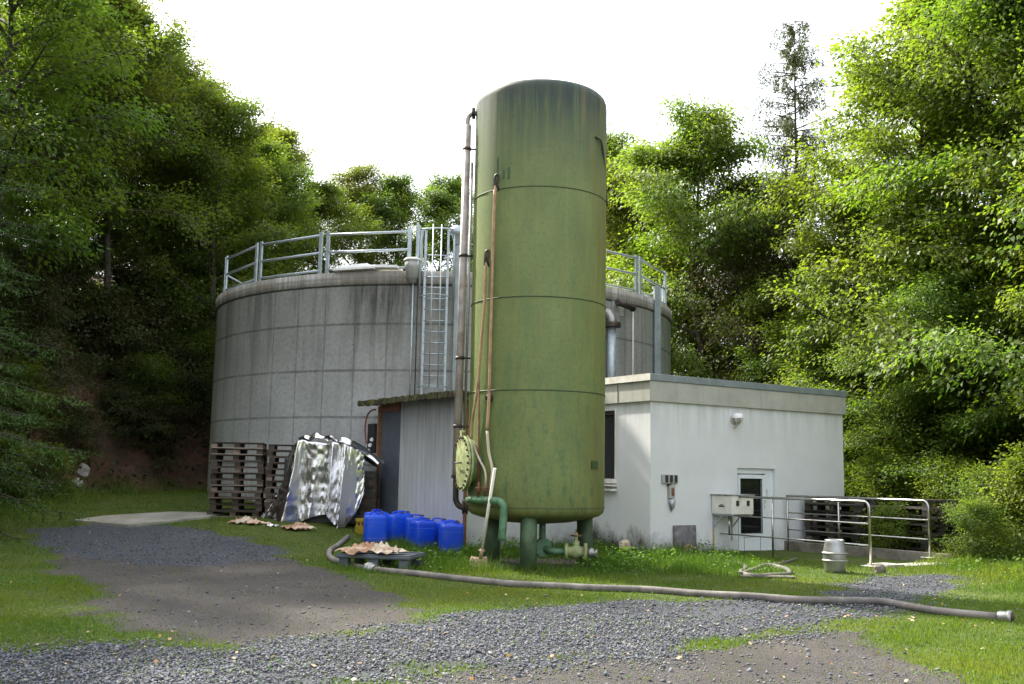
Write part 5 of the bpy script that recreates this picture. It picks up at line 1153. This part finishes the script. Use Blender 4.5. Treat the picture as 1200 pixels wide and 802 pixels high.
# ============================================================ CANISTERS
def make_canister():
    t_ = thing('canister', (0, 0, 0), '', 'canister')
    W_, D_, H_ = .47, .38, .58; mb = MB(); n_ = 28; prof = [(.0, .90), (.02, .97), (.05, 1), (H_-.08, 1), (H_-.04, .98), (H_-.012, .90), (H_, .78)]
    def rr_(a, s): 
        p = 8.0; c_, s_ = math.cos(a), math.sin(a); k = (abs(c_)**p+abs(s_)**p)**(-1/p); return (c_*k*W_/2*s, s_*k*D_/2*s)
    v = []
    for z, s in prof: v += [(*rr_(2*PI*k/n_+PI/n_, s), z) for k in range(n_)]
    f = [(i*n_+k, i*n_+(k+1) % n_, (i+1)*n_+(k+1) % n_, (i+1)*n_+k) for i in range(len(prof)-1) for k in range(n_)]+[tuple((len(prof)-1)*n_+k for k in range(n_))]
    mb.add(v, f, True); mb.build('body', 'blue', t_)
    MB().box((.12, 0, H_+.01), (.09, .20, .03)).build('shoulder', 'blue', t_, .012)
    MB().tube(bez([(-.13, 0, H_-.01), (-.11, 0, H_+.045), (-.02, 0, H_+.055), (.07, 0, H_+.045), (.09, 0, H_-.0)], 5), .017, 8).build('handle', 'blue', t_)
    for z in (.10, H_-.16):
        v2 = []
        for zz, s in ((z-.012, 1.0), (z-.004, 1.018), (z+.004, 1.018), (z+.012, 1.0)): v2 += [(*rr_(2*PI*k/n_+PI/n_, s), zz) for k in range(n_)]
        MB().add(v2, [(i*n_+k, i*n_+(k+1) % n_, (i+1)*n_+(k+1) % n_, (i+1)*n_+k) for i in range(3) for k in range(n_)], True).build('rib', 'blue', t_)
    MB().lathe((.125, .0, H_+.02), [(.035, 0), (.035, .035), (.01, .037)], 16).build('cap', 'dark_plastic', t_)
    return t_
can = make_canister()
cps = [(-2.92, 21.95, .02, 'large blue canister at the left end of the group, nearest the grey plastic pallet'),
 (-2.55, 22.75, .3, 'blue canister set back between the leftmost one and the white jug'),
 (-2.12, 22.55, -.2, 'blue canister standing behind the small white jug'),
 (-1.90, 21.70, .25, 'blue canister right of the small white jug with its cap facing front'),
 (-1.60, 22.05, -.5, 'blue canister squeezed between the two right hand front ones'),
 (-1.26, 20.95, -.15, 'rightmost blue canister closest to the green tank'),
 (-3.0, 22.7, .5, 'blue canister in the back row behind the leftmost one'),
 (-2.5, 23.3, -.1, 'blue canister in the middle of the back row'),
 (-1.30, 21.5, .1, 'blue canister directly behind the rightmost one')]
for i, (x, y, rz, lab) in enumerate(cps):
    o = can if i == 0 else copy_tree(can); x += .11; o.location = (x, y, float(terrain(x, y))-.01); o.rotation_euler = (0, 0, rz+.3); o['label'] = lab; o['group'] = 'blue canisters by the shed'
jx = G(474, 634); jg = thing('plastic_jug', (jx[0], jx[1], jx[2]), 'small milky white jug standing between the blue canisters', 'jug')
MB().lathe(jx, [(.01, 0), (.085, .0), (.09, .02), (.09, .20), (.07, .25), (.03, .28), (.03, .30)], 20).build('body', 'jug', jg); MB().lathe(Vector(jx)+Vector((0, 0, .29)), [(.035, 0), (.035, .03), (.01, .032)], 14).build('cap', 'jug', jg)

# ============================================================ GREY PLASTIC PALLET + CLOTH
a_ = Vector(G(447, 668)); ctr = Vector((a_.x-.05, 17.55, 0)); rot = -.22; zt2 = .235
sp = thing('plastic_pallet', (ctr.x, ctr.y, 0), 'low slate grey plastic pallet on stub legs lying in the grass', 'pallet', rz=rot)
ax = Vector((math.cos(rot), math.sin(rot), 0)); ay = Vector((-math.sin(rot), math.cos(rot), 0))
MB().box(ctr+Vector((0, 0, zt2-.03)), (1.28, .88, .05), ax).build('deck', 'slate_plastic', sp, .015)
mb = MB()
for s in (-1, 1): mb.box(ctr+ay*s*.42+Vector((0, 0, zt2+.002)), (1.26, .03, .03), ax); mb.box(ctr+ax*s*.61+Vector((0, 0, zt2+.002)), (.03, .80, .03), ax)
mb.build('rim', 'slate_plastic', sp, .006)
for i in (-1, 0, 1):
    for j in (-1, 1): MB().box(ctr+ax*i*.52+ay*j*.34+Vector((0, 0, .09)), (.16, .14, .20), ax).build('foot', 'slate_plastic', sp, .01)
crumple('crumpled_sacks', 436, 640, 17.5, .95, .62, .30, ['cream_paper', 'paper', 'cream_paper', 'paper'], 'crumpled brown and cream paper sacks lying on the grey plastic pallet', 'paper', 7, layers=4, zabs=zt2+.01)

# ============================================================ HOSES
def ground_hose(pts, r, m, name, lab, parts=()):
    P_ = []
    for px, py in pts: g_ = G(px, py); P_.append((g_[0], g_[1], g_[2]+r*.85))
    b = bez(P_, 8); b = [Vector((p.x, p.y, float(terrain(p.x, p.y))+r*.85)) for p in b]
    t_ = thing(name, tuple(b[-1]), lab, 'hose'); MB().tube(b, r, 12).build('tube', m, t_); return t_, b
hs, hb_ = ground_hose([(408, 631), (398, 640), (386, 649), (389, 658), (405, 664), (433, 670), (480, 675), (540, 682), (600, 688), (680, 692), (760, 695), (840, 701), (920, 706), (980, 708), (1030, 709), (1060, 714), (1110, 722), (1172, 728)], .05, 'hose', 'suction_hose', 'long thick dusty suction hose lying across the grass and gravel')
end = hb_[-1]; dr = (hb_[-1]-hb_[-4]).normalized(); MB().lathe(end-dr*.02, [(.065, 0), (.075, .02), (.075, .10), (.09, .11), (.09, .15), (.06, .155), (.05, .10), (.01, .1)], 18, tuple(dr)).build('end_coupling', 'alu', hs)
MB().lathe(end+dr*.13, [(.055, 0), (.06, .015), (.04, .02), (.01, .02)], 18, tuple(dr)).build('end_cap', 'iron', hs)
k = min(range(len(hb_)), key=lambda i: (hb_[i]-Vector(G(433, 670))).length); dr = (hb_[k+1]-hb_[k-1]).normalized()
MB().lathe(hb_[k]-dr*.13, [(.065, 0), (.075, .01), (.075, .07), (.10, .08), (.10, .12), (.08, .13), (.08, .16), (.10, .17), (.10, .2), (.072, .21), (.072, .27), (.064, .28)], 18, tuple(dr)).build('coupling', 'alu', hs)
h2, hb2 = ground_hose([(846, 664), (862, 662), (874, 668), (868, 674), (885, 678), (905, 677), (924, 676), (922, 670), (900, 665), (884, 670), (868, 676)], .042, 'dark_hose', 'coiled_hose', 'thin dark hose loosely coiled on the grass before the door')
h3, hb3 = ground_hose([(905, 664), (920, 661), (932, 657)], .03, 'dark_hose', 'hose_end', 'short straight piece of dark hose pointing to the ramp')
o = MB().box(Vector(G(900, 678))+Vector((0, 0, .03)), (.9, .14, .025), (1, .05, 0)).build('plank', 'kerb', None, .004, origin=tuple(G(900, 678))); tag(o, 'thin pale plank lying beside the coiled hose', 'plank')
# concrete pad at the left
pd = [G(85, 612), G(150, 618), G(245, 608), G(262, 603), G(200, 602), G(120, 607)]
mb = MB(); N_ = len(pd); mb.add([(p[0], p[1], p[2]+.05) for p in pd]+[(p[0], p[1], p[2]-.15) for p in pd], [tuple(range(N_))]+[(i, (i+1) % N_, N_+(i+1) % N_, N_+i) for i in range(N_)])
o = mb.build('concrete_pad', 'pad', None); tag(o, None, None, kind='structure')
# boulders on the bank
for i, (px, py, Yb, r2, m_, lab) in enumerate(((98, 520, 30.2, .28, 'slab', 'whitish rock catching light at the foot of the reddish bank'), (93, 532, 29.6, .20, 'slab', 'smaller whitish rock just below the pale one on the bank'), (95, 470, 31.6, .32, 'bank_rock', 'rounded brownish pink boulder halfway up the reddish bank'), (60, 445, 31.5, .4, 'bank_rock', 'brown outcrop rock near the top of the reddish bank'))):
    p = D(px, py, Yb); p[2] = float(terrain(p[0], Yb))-r2*.15; tag(rock(p, r2, 20+i, .8).build('boulder', m_, None, origin=tuple(p)), lab, 'rock')
# clods at ramp foot
p = Vector(G(1031, 672)); tag(rock(p+Vector((0, 0, .06)), .13, 33, .8).build('stone', 'kerb', None, origin=tuple(p)), 'mossy stone at the corner of the front railing slab', 'stone')
